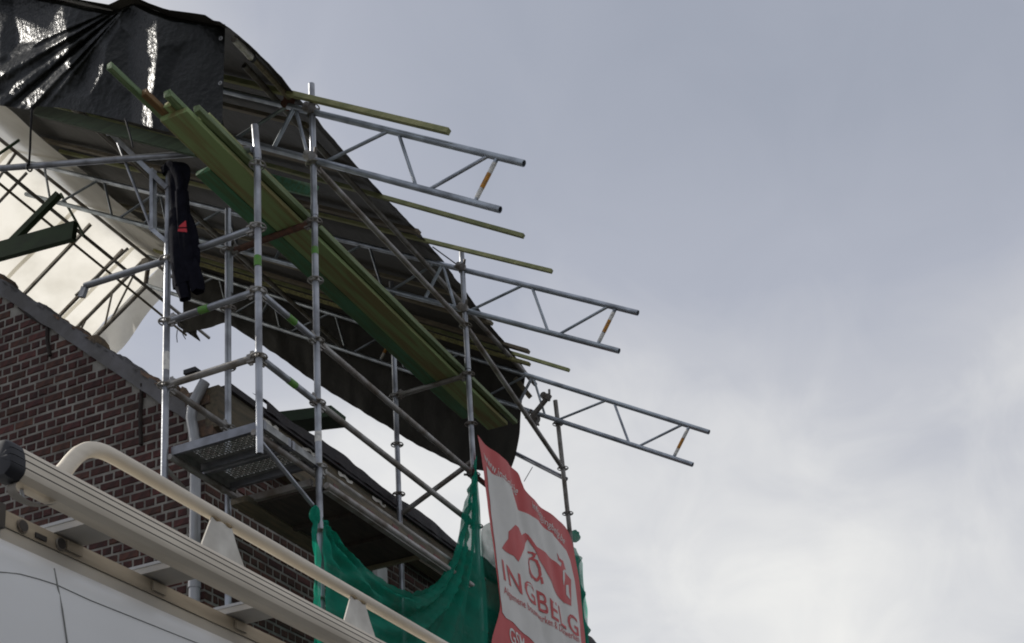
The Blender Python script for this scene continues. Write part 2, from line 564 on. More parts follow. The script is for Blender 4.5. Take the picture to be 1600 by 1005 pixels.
def brick_mesh(ln, ax, seed, matn):
    """a worn brick, local origin at its middle; long axis ax ('x' or 'y'), face on the low side"""
    rr = random.Random(seed)
    b_ = MB()
    h, dp = BT / 2, 0.045
    j = lambda s_: rr.uniform(-s_, s_)
    c = 0.007
    front, back = [], []
    for (sx, sz) in ((-1, -1), (1, -1), (1, 1), (-1, 1)):
        front.append((sx * (ln / 2 - c) + j(0.004), j(0.0025), sz * (h - c) + j(0.003)))
        back.append((sx * (ln / 2) + j(0.002), c + 0.002, sz * h + j(0.0015)))
    deep = [(sx * ln / 2, dp, sz * h) for (sx, sz) in ((-1, -1), (1, -1), (1, 1), (-1, 1))]
    vs = front + back + deep
    if ax == 'y':
        vs = [(q[1], q[0], q[2]) for q in vs]
    fs = [(0, 1, 2, 3)]
    for i in range(4):
        k = (i + 1) % 4
        fs += [(i, 4 + i, 4 + k, k), (4 + i, 8 + i, 8 + k, 4 + k)]
    b_.add(vs, fs)
    return b_.mesh('brick', matn, V((0, 0, 0)), smooth=False)


BL, JT = 0.186, 0.0165
HL = (BL - JT) / 2
bm_ = {}
for axn in 'xy':
    mn = 'brick_brown' if axn == 'x' else 'brick_paint_red'
    for kind, ln in (('s', BL), ('h', HL), ('q', HL * 0.55)):
        bm_[axn, kind] = [brick_mesh(ln, axn, 100 * i + hash(kind) % 7 if False else 100 * i + len(kind) * 3 + ord(kind) % 11, mn) for i in range(5)]


def cam_px(p):
    q = V(p) - EYE
    d = q.dot(fw)
    if d < 0.1:
        return None
    return (CXP + FPX * q.dot(RT) / d, CYP - FPX * q.dot(UP) / d, d)


cand = []
rb = random.Random(3)
PERIOD = BL + JT
z = 0.02
row = 0
while z < 9.6:
    zc = z + BT / 2
    # gable: long axis y, from the corner at FY backwards
    stretch_row = row % 2 == 0
    y = FY
    k = 0
    lim = RIDGE_Y
    while y < lim:
        if stretch_row:
            ln, kd = (BL, 's')
            if k == 0 and (row // 2) % 2 == 1:
                ln, kd = HL, 'h'
        else:
            ln, kd = (HL, 'h')
            if k == 1:
                ln, kd = HL * 0.55, 'q'
        yc = y + ln / 2
        if zc - BT / 2 < verge(yc - ln / 2) - 0.15 and zc + BT / 2 < verge(yc - ln / 2) - .0 and zc > 4.4:
            cand.append(('y', kd, (GX - 0.008 + rb.uniform(-0.003, 0.002), yc, zc + rb.uniform(-0.002, 0.002)), ln))
        y += ln + JT
        k += 1
    # front: long axis x
    x_ = GX + 0.001
    k = 0
    while x_ < HX1:
        if not stretch_row:
            ln, kd = BL, 's'
            if k == 0 and (row // 2) % 2 == 1:
                ln, kd = HL, 'h'
        else:
            ln, kd = HL, 'h'
            if k == 1:
                ln, kd = HL * 0.55, 'q'
        if zc + BT / 2 < EAVE and zc > 4.2 and x_ < 12.5:
            xc = x_ + ln / 2
            cand.append(('x', kd, (xc, FY - 0.008 + rb.uniform(-0.003, 0.002), zc + rb.uniform(-0.002, 0.002)), ln))
        x_ += ln + JT
        k += 1
    z += COURSE
    row += 1


def shows(c):
    """rough size of a brick in the picture, 0 when off frame or hidden by the large things"""
    q = cam_px(c[2])
    if not q or not (-12 < q[0] < 1000 and 380 < q[1] < 1010):
        return 0
    px_, py_, d = q
    if c[0] == 'y':
        if px_ > 322 or py_ > 700 + 0.62 * px_ + 140:
            return 0
        return c[3] * 0.55 / d + 0.002 * (py_ < 860)
    if px_ > 705 or py_ > 860 + 0.5 * (px_ - 320) + 120:
        return 0
    return c[3] * 0.75 / d


rank = sorted(cand, key=lambda c: -shows(c))
single = [c for c in rank[:300] if shows(c) > 0]
rest = [c for c in cand if c not in single]
for i, (axn, kd, p, ln) in enumerate(single):
    put('brick', bm_[axn, kd][rb.randrange(5)], p, wall_g if axn == 'y' else wall_f)
for axn, wl in (('y', wall_g), ('x', wall_f)):
    mb = MB()
    for (a_, kd, p, ln) in rest:
        if a_ != axn:
            continue
        me = bm_[a_, kd][rb.randrange(5)]
        mb.add([v_.co + V(p) for v_ in me.vertices], [tuple(pl.vertices) for pl in me.polygons])
    tag(mb.build('brickwork', 'brick_paint_red' if axn == 'y' else 'brick_brown', wl, smooth=False), kind='stuff')

# sloping cement fillet under the stripped verge and the broken masonry on top of it
def fillet(u, v):
    y = lerp(FY + 0.16, RIDGE_Y, u)
    zz = verge(y) - 0.165 + 0.155 * v + 0.014 * nz(y * 7, v * 3) * (1 if v in (0, 1) else 0.5)
    return V((GX - 0.035 - 0.012 * nz(y * 3, v * 2, 5) + 0.02 * v, y, zz))


mb = MB().grid(fillet, 120, 4)
mb.grid(lambda u, v: V((lerp(fillet(u, 0).x, GX + 0.01, v), fillet(u, 0).y, fillet(u, 0).z)), 120, 1)
mb.grid(lambda u, v: V((lerp(fillet(u, 1).x, GX + 0.05, v), fillet(u, 1).y, fillet(u, 1).z + 0.01 * v)), 120, 1)
mb.build('verge_fillet', 'cement', wall_g, ang=60)
rr = random.Random(11)
y = FY + 0.05
while y < RIDGE_Y - 0.2:
    ln = rr.uniform(0.07, 0.19)
    hh = rr.choice([0.02, 0.03, 0.04, 0.06, 0.08]) + (0.03 if y < 6.4 else 0)
    mb = MB()
    n = 7

    def rub(u, v, y=y, ln=ln, hh=hh):
        a = math.pi * v
        yy = y + ln * (u * 1.08 - 0.04)
        e_ = min(1, 4.5 * min(u, 1 - u) + 0.15)
        k_ = 1 + 0.55 * nz(yy * 17, v * 4, y)
        return V((GX + 0.10 - 0.12 * math.cos(a) * e_ * k_, yy, verge(yy) - 0.03 + hh * math.sin(a) * e_ * k_ + 0.015 * nz(yy * 14, 2, v * 4)))
    mb.grid(rub, 8, 8)
    mb.build('broken_masonry', rr.choice(['rubble', 'rubble', 'cement']), wall_g, ang=25)
    y += ln * 0.93

# dark stains on the gable, put in as thin added bars
for (p1, p2) in (((30, 480), (70, 508)), ((74, 512), (78, 556)), ((222, 600), (220, 695))):
    a_, b_ = at(*p1, 'X', GX - 0.014), at(*p2, 'X', GX - 0.014)
    m_ = a_.lerp(b_, .45) + V((0, .012, 0))
    MB().tube([a_, m_, b_], 0.016, 8).build('stain_bar', 'stain_dark', wall_g)

# eaves: boxed fascia, slate edge, torn felt
roof = MB()
n = 60
rise = 0.10
roof.prism([(GX + 0.57, FY - 0.10, EAVE + 0.34), (GX + 0.57, FY + .14, EAVE + 0.34 + SLOPE * .24),
            (GX + 0.57, FY + .14, EAVE + 0.30 + SLOPE * .24), (GX + 0.57, FY - 0.10, EAVE + 0.30)], (HX1 - GX - 0.6, 0, 0))
roof = roof.build('roof', 'slate', house, smooth=False)
# fascia boards, each length its own
xs = [GX - 0.02, 8.55, 9.9, 11.4, 13.2, 15.2, HX1]
for i in range(6):
    mb = MB().box((xs[i] + 0.003, FY - 0.13 + 0.004 * (i % 2), EAVE - 0.10), (xs[i + 1] - 0.003, FY - 0.012, EAVE + 0.24))
    mb.build('fascia_board', 'fascia_wood', house, smooth=False)
mb = MB().box((GX + 0.10, FY - 0.16, EAVE + 0.243), (HX1, FY + 0.10, EAVE + 0.30))
mb.build('gutter_board', 'slate', house, smooth=False)
rs = random.Random(5)
# wavy dark felt hanging over the eaves
def felt(u, v):
    x_ = lerp(GX + .55, 15.6, u)
    wv = .035 * nz(x_ * 1.9, 3) + .018 * nz(x_ * 5.3, 8) + .02 * math.sin(x_ * 4.3)
    if v < .3:
        return V((x_, FY - .17 + .02 * nz(x_ * 6, 2), EAVE + .27 + (v / .3) * (.10 + wv)))
    t = (v - .3) / .7
    return V((x_, FY - .17 + .14 * t, EAVE + .37 + wv * (1 - .5 * t) + SLOPE * .12 * t))


MB().grid(felt, 180, 10).build('felt_edge', 'slate', roof, ang=60)
# torn pale strips of old lining under the slates
for k in range(4):
    x0 = GX + 0.5 + k * 0.55 + rs.uniform(-0.1, 0.1)
    def strip(u, v, x0=x0):
        return V((x0 + u * 0.24, FY - 0.135 - 0.012 * nz(u * 4, v * 3, x0), EAVE + 0.20 + 0.03 * v + 0.03 * nz(u * 5, x0)))
    MB().grid(strip, 6, 2).build('torn_lining', 'rack_plate', house)
# a rough pier of mortar and brick stumps at the corner below the eaves
mb = MB()
for k in range(9):
    yy, zz = FY + rs.uniform(-0.02, 0.16), EAVE + rs.uniform(-0.18, 0.22)
    mb = MB().bar((GX - 0.03 + rs.uniform(0, 0.03), yy, zz), (GX + 0.2, yy, zz), rs.uniform(0.08, 0.15), rs.uniform(0.06, 0.10))
    mb.build('brick_stump', rs.choice(['rubble', 'cement', 'rubble']), house, smooth=False)

# downpipe with swan neck and hopper
xp = GX - 0.075
pb = at(304.5, 820, 'X', xp)
neck = [V((xp, pb.y, 0.1)), V((xp, pb.y, 6.05)), V((xp, pb.y, 6.32)), V((xp - .01, pb.y + 0.012, 6.45)), V((xp - .01, pb.y + 0.035, 6.56)), V((xp, pb.y + 0.03, 6.68)), V((xp + .02, pb.y - 0.02, 6.79)), V((xp + .03, pb.y - 0.06, 6.86))]
dp = MB().tube(neck, 0.041, 16).build('downpipe', 'zinc', house)
for zz in (1.5, 3.4, 5.2, 6.33):
    MB().tube([(xp, pb.y, zz), (xp, pb.y, zz + 0.05)], 0.047, 16).build('pipe_socket', 'zinc', dp)
a_ = at(300, 584, 'X', xp)
MB().box((xp - 0.04, a_.y - 0.06, a_.z - 0.01), (xp + 0.06, a_.y + 0.05, a_.z + 0.025)).build('gutter_end', 'rubber', house)

# small pale box fixed to the front wall
a_ = at(596, 893, 'Y', FY - 0.05)
MB().box((a_.x - 0.09, FY - 0.06, a_.z - 0.10), (a_.x + 0.09, FY - 0.01, a_.z + 0.06)).build('junction_box', 'white_frame', house, smooth=False)

# ------------------------------------------------------------------ scaffold
X2, X3, X4, X5 = 6.685, 7.413, 9.983, 12.13
YF, YB = 4.686, 5.456
Z0 = 6.412
lv = lambda k: Z0 + k
scaf = thing('scaffold', (X3, YF, 0), 'galvanised steel ring-lock scaffold standing against the house front', 'scaffold')

rosm = MB()
rosm.ring((0, 0, 0), 0.056, 0.0055, n=22, m_=6)
for k in range(4):
    a = math.pi / 4 + k * math.pi / 2
    rosm.bar((0.02 * math.cos(a), 0.02 * math.sin(a), 0), (0.054 * math.cos(a), 0.054 * math.sin(a), 0), 0.022, 0.009)
rosm.tube([(0, 0, -0.012), (0, 0, 0.012)], 0.030, 14)
ros_me = rosm.mesh('rosette', 'steel_old', V((0, 0, 0)))


def standard(pts, levels, top_spigot=True, matn='steel', hollow=True):
    pts = [V(p) for p in pts]
    o = MB().tube(pts, 0.0245, 16, hollow=hollow).build('standard', matn, scaf)
    for z_ in levels:
        for a, b_ in zip(pts, pts[1:]):
            lo, hi = sorted((a, b_), key=lambda q: q.z)
            if lo.z <= z_ <= hi.z:
                t = (z_ - lo.z) / max(hi.z - lo.z, 1e-6)
                put('rosette', ros_me, lo.lerp(hi, t), o)
                break
    return o


def band(o, p, axis, ln, matn, r=0.0262, name='paint_mark'):
    p, axis = V(p), V(axis).normalized()
    return MB().tube([p - axis * ln / 2, p + axis * ln / 2], r, 14).build(name, matn, o)


def couple(o, p, ax1, ax2, matn='fitting'):
    """swivel coupler: two clamp collars, a block between and two bolts"""
    p, a1, a2 = V(p), V(ax1).normalized(), V(ax2).normalized()
    mb = MB().tube([p - a1 * 0.03, p + a1 * 0.03], 0.036, 12)
    n_ = a1.cross(a2)
    n_ = n_.normalized() if n_.length > 1e-3 else V((0, -1, 0))
    mb.tube([p + n_ * 0.05 - a2 * 0.03, p + n_ * 0.05 + a2 * 0.03], 0.036, 12)
    mb.bar(p + a2 * 0.03 + n_ * 0.0, p + a2 * 0.09 + n_ * 0.02, 0.016, 0.016)
    mb.bar(p - a1 * 0.0 + a2.cross(n_) * 0.035, p + a2.cross(n_) * 0.085 + n_ * 0.03, 0.02, 0.02)
    return mb.build('coupler', matn, o)


def ledger(a, b, heads=True, matn='steel', r=0.0242, name='ledger', hollow=False):
    a, b = V(a), V(b)
    d = (b - a).normalized()
    o = MB().tube([a + d * 0.05, b - d * 0.05] if heads else [a, b], r, 14, hollow=hollow).build(name, matn, scaf)
    if heads:
        for p, s_ in ((a, 1), (b, -1)):
            mb = MB().bar(p + d * s_ * 0.026, p + d * s_ * 0.085, 0.030, 0.062)
            mb.bar(p + d * s_ * 0.05 + V((0, 0, 0.055)), p + d * s_ * 0.055 - V((0, 0, 0.05)), 0.009, 0.026, d)
            mb.build('wedge_head', 'steel_old', o)
    return o


S1 = standard([(X2 + .0, YB, 5.70), (X2 + .0, YB, lv(1.0)), (X2, YB, 8.15)], [lv(0), lv(.5), lv(1)], matn='steel')
band(S1, (X2, YB, 6.60), (0, 0, 1), 0.14, 'tape_white', name='sticker', r=0.0254)
S2 = standard([(X2 + .01, YF, 5.70), (X2, YF, 8.0), (X2 - .022, YF + .004, 8.225)], [lv(0), lv(.5), lv(1), lv(1.5)])
band(S2, (X2, YF, 7.14), (0, 0, 1), 0.08, 'paint_mark')
MB().tube([(X2 + .0012, YF, 7.955), (X2 - .0028, YF, 8.03)], 0.029, 14).build('spigot_joint', 'steel', S2)
S3 = standard([(X3, YF, 0.05), (X3, YF, 8.0), (X3 - .008, YF, 9.13)], [lv(k * .5) for k in range(-9, 6)])
band(S3, (X3, YF, 7.66), (0, 0, 1), 0.06, 'paint_mark')
band(S3, (X3, YF, 6.14), (0, 0, 1), 0.08, 'tape_white', name='sticker', r=0.0254)
MB().tube([(X3, YF, lv(1.5) + .05), (X3, YF, lv(1.5) + .14)], 0.029, 14).build('spigot_joint', 'steel', S3)
S4 = standard([(X4 + .02, YF, 0.05), (X4, YF, 7.2), (X4 - .02, YF, 9.19)], [lv(k * .5) for k in range(-9, 5)])
MB().tube([(X4 - .012, YF, lv(1.5) + .05), (X4 - .012, YF, lv(1.5) + .16)], 0.029, 14).build('spigot_joint', 'steel', S4)
S5 = standard([(X5 + .70, YF, 0.05), (X5 + .20, YF, lv(.4)), (X5 + .035, YF, lv(2.0)), (X5 - .0, YF, lv(2.26))], [lv(.5), lv(1), lv(1.5), lv(2.0)], matn='steel_old')
B1 = standard([(X3, YB, 0.05), (X3 - .02, YB, 8.28)], [lv(k * .5) for k in range(-9, 4)])
B2 = standard([(X4 + .01, YB, 0.05), (X4, YB, 9.13)], [lv(k * .5) for k in range(-9, 6)])
MB().tube([(X3, YB, 7.9), (X3, YB, 7.55)], 0.027, 12).build('spigot_joint', 'steel', B1)

# transverse ledgers
for k, mn in ((0, 'steel_old'), (.5, 'steel'), (1, 'steel')):
    o = ledger((X2, YB, lv(k)), (X2, YF, lv(k)), matn=mn)
    if k == .5:
        band(o, (X2, lerp(YB, YF, .42), lv(k)), (0, 1, 0), 0.08, 'paint_mark')
ledger((X3, YB, lv(1.5)), (X3, YF, lv(1.5)), matn='rust')
ledger((X4, YB, lv(1.5)), (X4, YF, lv(1.5)), matn='steel_old')
# tube that runs on past the outer corner post
pe = at(133, 447, 'X', X2)
o = ledger((X2, YB, lv(1)), pe, heads=False, matn='steel', name='ledger_extension', hollow=True)
MB().bar(pe + V((0, 0.0, -0.01)), pe + V((0, 0.03, -0.085)), 0.05, 0.03, (1, 0, 0)).build('wedge_head', 'steel', o)
# longitudinal ledgers of the side bay
for k in (0, .5):
    o = ledger((X2, YF, lv(k)), (X3, YF, lv(k)), matn='steel')
    band(o, (lerp(X2, X3, .55), YF, lv(k)), (1, 0, 0), 0.09, 'paint_mark')
ledger((X2, YB, lv(0)), (X3, YB, lv(0)), matn='steel_old')
# main bay
ledger((X3, YF, lv(2)), (X4, YF, lv(2)), matn='steel_old')
for k in (.5, 0):
    ledger((X3, YF, lv(k)), (X4, YF, lv(k)), matn='steel_old')
ledger((X3, YF, lv(-.52)), (X4, YF, lv(-.52)), matn='steel_old')
ledger((X3, YB, lv(-.5)), (X4, YB, lv(-.5)), matn='steel_old')
ledger((X3, YF - .06, lv(-.66)), (X4 - .1, YF - .06, lv(-.66)), heads=False, matn='steel_old', name='guard_tube')
# far bay: guard ledger behind the banner, sloping brace, rear brace
ledger((X4, YF, lv(.5)), (X5 + .13, YF, lv(.55)), matn='steel_old')
ledger((X4, YF, lv(2)), (X5 + .06, YF, lv(1.5)), heads=False, matn='steel_old', name='brace')
pa, pc = at(885, 749, 'X', X5 + .11), at(700, 655, 'X', X5 + .42)
ledger(pa, pc, heads=False, matn='steel', name='brace')
pa, pc = at(629, 802, 'X', X4 + .03), at(737, 722, 'X', X4 + .03)
ledger(pa, pc, heads=False, matn='steel_old', name='brace')
couple(S4, (X4, YF, lv(.5) + .0), (0, 0, 1), (0, 1, .2))
# bracket struts under the hung corner
ledger((X2 + .01, YF, 5.80), at(488, 789, 'Y', YF), heads=False, matn='steel', r=0.016, name='bracket_strut')
ledger((X2 + .01, YB, 5.80), at(352, 838, 'Y', YB), heads=False, matn='steel_old', r=0.016, name='bracket_strut')
# beams that carry the short platform
for yy in (YB - .04, YF + .04):
    o = MB().tube([(X2 - .0, yy, 5.865), (X3 + .05, yy, 5.865)], 0.022, 12).build('platform_beam', 'steel_old', scaf)
MB().bar((X3, YB - .1, 5.80), (X3, YF + .06, 5.80), 0.04, 0.05).build('platform_beam', 'steel_old', scaf)
# tie tube rising from the corner post to the rear
pa, pc = V((X2 - .03, YF + .02, 8.03)), at(-30, 265.5, 'X', X2 - .03)
ledger(pa, pc, heads=False, matn='steel', name='tie_tube', r=0.0235)
# cantilever bracket clamped upside down on the corner post
xb = X2 - .005
P = lambda px, py: at(px, py, 'X', xb)
mb = MB().bar(P(163, 199), P(263, 296), 0.035, 0.05, (1, 0, 0))
mb.bar(P(239, 266), P(239.5, 360), 0.03, 0.045, (1, 0, 0))
mb.bar(P(236, 357), P(263, 380), 0.03, 0.04, (1, 0, 0))
br = mb.build('cantilever_bracket', 'steel', scaf)
MB().tube([P(181, 215), P(238, 362)], 0.011, 10).build('bracket_rod', 'steel', br)
MB().bar(P(163, 195), P(164, 206), 0.05, 0.03, (1, 0, 0)).build('bracket_hook', 'fitting', br)
MB().ring(P(170, 207), 0.022, 0.006, (1, 0, 0), 14, 6).build('bracket_eye', 'steel', br)

# ------------------------------------------------------------------ decks
def perforated_deck(x0, x1, y0, y1, zz, label, red=False):
    t = thing('steel_deck', ((x0 + x1) / 2, (y0 + y1) / 2, zz), label, 'scaffold board', 'short perforated steel boards of the side platform')
    # rim channels
    MB().box((x0, y0, zz), (x0 + .03, y1, zz + .062)).build('deck_rim', 'deck_rim', t, smooth=False)
    MB().box((x1 - .03, y0, zz), (x1, y1, zz + .062)).build('deck_rim', 'deck_rim', t, smooth=False)
    MB().box((x0 + .031, y1 - .03, zz + .002), (x1 - .031, y1, zz + .058)).build('deck_end', 'deck_steel', t, smooth=False)
    MB().box((x0 + .031, y0, zz + .002), (x1 - .031, y0 + .03, zz + .058)).build('deck_end', 'deck_steel', t, smooth=False)
    # sheet with punched, raised holes: ring lips on the underside with light coming through
    nx, ny = 7, 22
    mb = MB()
    zx = zz + .05
    gx0, gx1, gy0, gy1 = x0 + .07, x1 - .07, y0 + .08, y1 - .10
    mb.box((x0 + .03, y0 + .03, zx), (gx0, y1 - .03, zx + .004))
    mb.box((gx1, y0 + .03, zx), (x1 - .03, y1 - .03, zx + .004))
    mb.box((gx0, y0 + .03, zx), (gx1, gy0, zx + .004))
    mb.box((gx0, gy1, zx), (gx1, y1 - .03, zx + .004))
    cw, ch_ = (gx1 - gx0) / nx, (gy1 - gy0) / ny
    for i in range(nx):
        for j in range(ny):
            cx_, cy_ = gx0 + (i + .5) * cw, gy0 + (j + .5) * ch_
            rr_ = 0.36 * min(cw, ch_) if (i + j) % 2 else 0.22 * min(cw, ch_)
            hx, hy = cw / 2, ch_ / 2
            outer = [(-hx, -hy), (0, -hy), (hx, -hy), (hx, 0), (hx, hy), (0, hy), (-hx, hy), (-hx, 0)]
            inner = [(rr_ * math.cos(a_), rr_ * math.sin(a_)) for a_ in [math.atan2(q[1], q[0]) for q in outer]]
            vs = [(cx_ + q[0], cy_ + q[1], zx) for q in outer] + [(cx_ + q[0], cy_ + q[1], zx - .006) for q in inner]
            mb.add(vs, [(k, (k + 1) % 8, 8 + (k + 1) % 8, 8 + k) for k in range(8)])
    mb.build('perforated_sheet', 'deck_steel', t, ang=60)
    if red:
        MB().box((x1 + .001, y0 + .22, zz + .012), (x1 + .004, y0 + .36, zz + .05)).build('maker_mark', 'sticker_red', t, smooth=False)
    return t


perforated_deck(X2 + .03, X2 + .35, YF - .02, YB - .03, 5.89, 'perforated steel scaffold board at the outer edge of the small side platform')
perforated_deck(X2 + .37, X2 + .69, YF - .02, YB - .03, 5.888, 'perforated steel scaffold board with red mark, inner one of the small side platform', True)

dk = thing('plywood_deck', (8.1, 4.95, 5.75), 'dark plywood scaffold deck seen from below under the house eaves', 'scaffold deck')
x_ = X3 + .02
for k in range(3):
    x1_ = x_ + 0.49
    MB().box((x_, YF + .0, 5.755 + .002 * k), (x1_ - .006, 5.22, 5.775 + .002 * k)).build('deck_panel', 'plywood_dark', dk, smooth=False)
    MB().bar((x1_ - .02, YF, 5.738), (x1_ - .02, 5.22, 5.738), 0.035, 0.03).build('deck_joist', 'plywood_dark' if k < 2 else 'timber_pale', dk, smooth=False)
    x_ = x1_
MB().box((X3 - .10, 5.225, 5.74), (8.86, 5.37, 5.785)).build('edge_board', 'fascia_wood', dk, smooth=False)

tb = thing('steel_toe_board', (8.6, YF - .03, 5.73), 'long galvanised side board with faded red stripes along the scaffold deck', 'toe board')
MB().box((X3 + .03, YF - .045, 5.735), (X4 - .05, YF - .027, 5.85)).build('face_plate', 'fascia_wood', tb, smooth=False)
MB().box((X3 + .03, YF - .06, 5.718), (X4 - .05, YF - .012, 5.733)).build('lower_lip', 'steel_old', tb, smooth=False)
rs = random.Random(8)
for k in range(11):
    x0 = X3 + .14 + k * .215 + rs.uniform(-.04, .04)
    MB().box((x0, YF - .0475, 5.745 + rs.uniform(0, .02)), (x0 + rs.uniform(.05, .16), YF - .0455, 5.79 + rs.uniform(0, .04))).build('red_stripe', 'sticker_red', tb, smooth=False)

# ------------------------------------------------------------------ temporary roof: lattice girders
TR = {0: (X3 - .003, 3.023, 7.809, .645), 1: (9.98, 3.081, 8.062, .59), 2: (12.1, 3.096, 7.876, .62)}
RY = 10.2
LOW = 0.43


def chord(i, y):
    x_, y0, z0, s_ = TR[i]
    return z0 + s_ * (y - y0)


def roofz(x_, y):
    xs_ = [TR[i][0] for i in range(3)]
    zs_ = [chord(i, y) for i in range(3)]
    if x_ <= xs_[1]:
        return lerp(zs_[0], zs_[1], (x_ - xs_[0]) / (xs_[1] - xs_[0]))
    return lerp(zs_[1], zs_[2], (x_ - xs_[1]) / (xs_[2] - xs_[1]))


def girder(i, label):
    xg, y0, z0, s_ = TR[i]
    t = thing('lattice_girder', (xg, y0, z0 - .4), label, 'girder', 'roof girders jutting out over the street')
    yend = RY if i else 8.4
    MB().tube([(xg, y0 - .05, chord(i, y0 - .05)), (xg, yend, chord(i, yend))], 0.0243, 16, hollow=True).build('upper_chord', 'aluminium_truss', t)
    MB().tube([(xg, y0 + .15, chord(i, y0 + .15) - LOW), (xg, yend, chord(i, yend) - LOW)], 0.0243, 16, hollow=True).build('lower_chord', 'aluminium_truss', t)
    U = lambda yy: V((xg, yy, chord(i, yy)))
    Lw = lambda yy: V((xg, yy, chord(i, yy) - LOW))
    base = y0 + .145
    k = 0
    while base + .3 < yend:
        first = k == 0
        p = MB().tube([U(base + .0), Lw(base + .20)], 0.0165, 12).build('end_post' if first else 'post', 'aluminium_truss', t)
        if first or (i == 2 and k == 2):
            a_, b_ = U(base), Lw(base + .20)
            MB().tube([a_.lerp(b_, .13), a_.lerp(b_, .36)], 0.0176, 12).build('white_tape', 'tape_white', p)
            MB().tube([a_.lerp(b_, (.36, .34, .38)[i]), a_.lerp(b_, (.68, .66, .70)[i])], 0.0178, 12).build('orange_tape', 'tape_orange', p)
            MB().tube([a_.lerp(b_, .68), a_.lerp(b_, .90)], 0.0176, 12).build('white_tape', 'tape_white', p)
        for (ua, lb) in ((base + .06, base + .56), (base + .78, base + .65), (base + .855, base + 1.425), (base + 1.67, base + 1.56)):
            if max(ua, lb) < yend:
                MB().tube([U(ua), Lw(lb)], 0.0135, 10).build('web_bar', 'aluminium_truss', t)
        base += 1.68
        k += 1
    return t


g0 = girder(0, 'uppermost aluminium lattice girder with orange band, nearest the plank stack')
g1 = girder(1, 'middle aluminium lattice girder with orange band jutting into the sky')
g2 = girder(2, 'lowest and farthest aluminium lattice girder with orange band above the banner')
# rear half of the frame: rafters that fall away behind the ridge
def rz(y, i=1):
    return chord(i, RY) - .60 * (y - RY)


for i, lab in ((2, 'rear lattice rafter at the far end of the white sheet'),):
    xg = TR[i][0]
    t = thing('lattice_rafter', (xg, RY, 11.5), lab, 'girder', 'rear rafters under the white sheet')
    MB().tube([(xg, RY + .05, rz(RY + .05, i)), (xg, 13.6, rz(13.6, i))], .0243, 12).build('upper_chord', 'steel_old', t)
    MB().tube([(xg, RY + .0, rz(RY, i) - LOW), (xg, 13.6, rz(13.6, i) - LOW)], .0243, 12).build('lower_chord', 'steel_old', t)
    y = RY + .15
    k = 0
    while y < 13.3:
        a_, b_ = (xg, y, rz(y, i)), (xg, y + (.12 if k % 2 else .45), rz(y + (.12 if k % 2 else .45), i) - LOW)
        MB().tube([a_, b_], .0135, 10).build('web_bar', 'steel_old', t)
        y += .42
        k += 1
    mb = MB().tube([(xg, RY - .03, chord(i, RY) - .02), (xg, RY + .03, chord(i, RY) - LOW - .02)], 0.03, 10)
    mb.bar((xg - .05, RY, chord(i, RY) - .1), (xg + .05, RY, chord(i, RY) - .1), 0.12, 0.10)
    mb.build('ridge_joint', 'fitting', t)

# couplers that hold the girders on the posts
for i, Sx, o in ((0, X3 - .01, S3), (1, X4 - .02, S4)):
    couple(o, (Sx, YF, chord(i, YF)), (0, 0, 1), (0, 1, TR[i][3]))
    couple(o, (Sx, YF, chord(i, YF) - LOW), (0, 0, 1), (0, 1, TR[i][3]), 'steel_old')
couple(g2, at(838, 655, 'X', 12.1), (0, 1, .6), (1, 0, -.2))
couple(g0, (X3, 4.92, chord(0, 4.92) + .01), (1, 0, 0), (0, 1, .6), 'rust')

# purlin tubes (along the street) on and under the girders
def purlin(y, x0, x1, off, label, matn='steel_old', r=.0242):
    a_, b_ = V((x0, y, roofz(x0, y) + off)), V((x1, y, roofz(x1, y) + off))
    o = MB().tube([a_, b_], r, 12, hollow=True).build('purlin_tube', matn)
    return tag(o, label, 'tube', 'tubes laid across the girders')


purlin(5.02, 7.0, 12.42, .052, 'steel tube running under the eaves edge of the dark sheet')
purlin(6.55, 6.6, 12.45, .052, 'steel tube under the middle of the dark sheet, second from the eaves')
purlin(8.2, 6.6, 12.45, .052, 'steel tube under the dark sheet, third from the eaves')
o = MB().tube([(8.5, 9.95, 12.02), (12.5, 10.1, 12.16)], .022, 12).build('purlin_tube', 'steel_old')
tag(o, 'dark steel tube along the ridge where grey and white sheets meet', 'tube', 'tubes laid across the girders')
o = MB().tube([(8.6, 9.82, 11.56), (13.2, 10.05, 11.62)], .022, 12).build('purlin_tube', 'steel_old')
tag(o, 'steel tube just below the ridge, running on past the white sheet into the sky', 'tube', 'tubes laid across the girders')
o = MB().tube([(8.6, 9.95, 11.50), (12.9, 10.2, 11.55)], .016, 12).build('purlin_tube', 'timber_pale')
tag(o, 'pale pole lying beside the lower ridge tube under the white sheet', 'tube')
# eaves stub with a pale sleeve, at the near corner of the sheet
a_, b_ = at(366, 61, 'Y', 4.82), at(452, 153, 'Y', 4.88)
t = thing('eaves_pole', a_, 'pale pole under the near corner of the black sheet, with a dark clip', 'pole')
MB().tube([a_, a_.lerp(b_, .3)], .027, 12).build('sleeve', 'tape_white', t)
MB().tube([a_.lerp(b_, .3), b_], .021, 12).build('pole', 'timber_pale', t)
MB().tube([a_.lerp(b_, .29), a_.lerp(b_, .32)], .033, 12).build('clip', 'rubber', t)

# timber battens that stick out below the dark sheet
def batten(x_, ystart, yend, off, label, dx=0.0, w_=.036, h_=.032, matn='timber_batten', drop=0.0):
    a_ = V((x_, ystart, roofz(x_, ystart) + off - drop))
    b_ = V((x_ + dx, yend, roofz(x_ + dx, yend) + off))
    o = MB().bar(a_, b_, w_, h_).build('roof_batten', matn, smooth=False)
    return tag(o, label, 'batten', 'timber battens under the roof sheet')


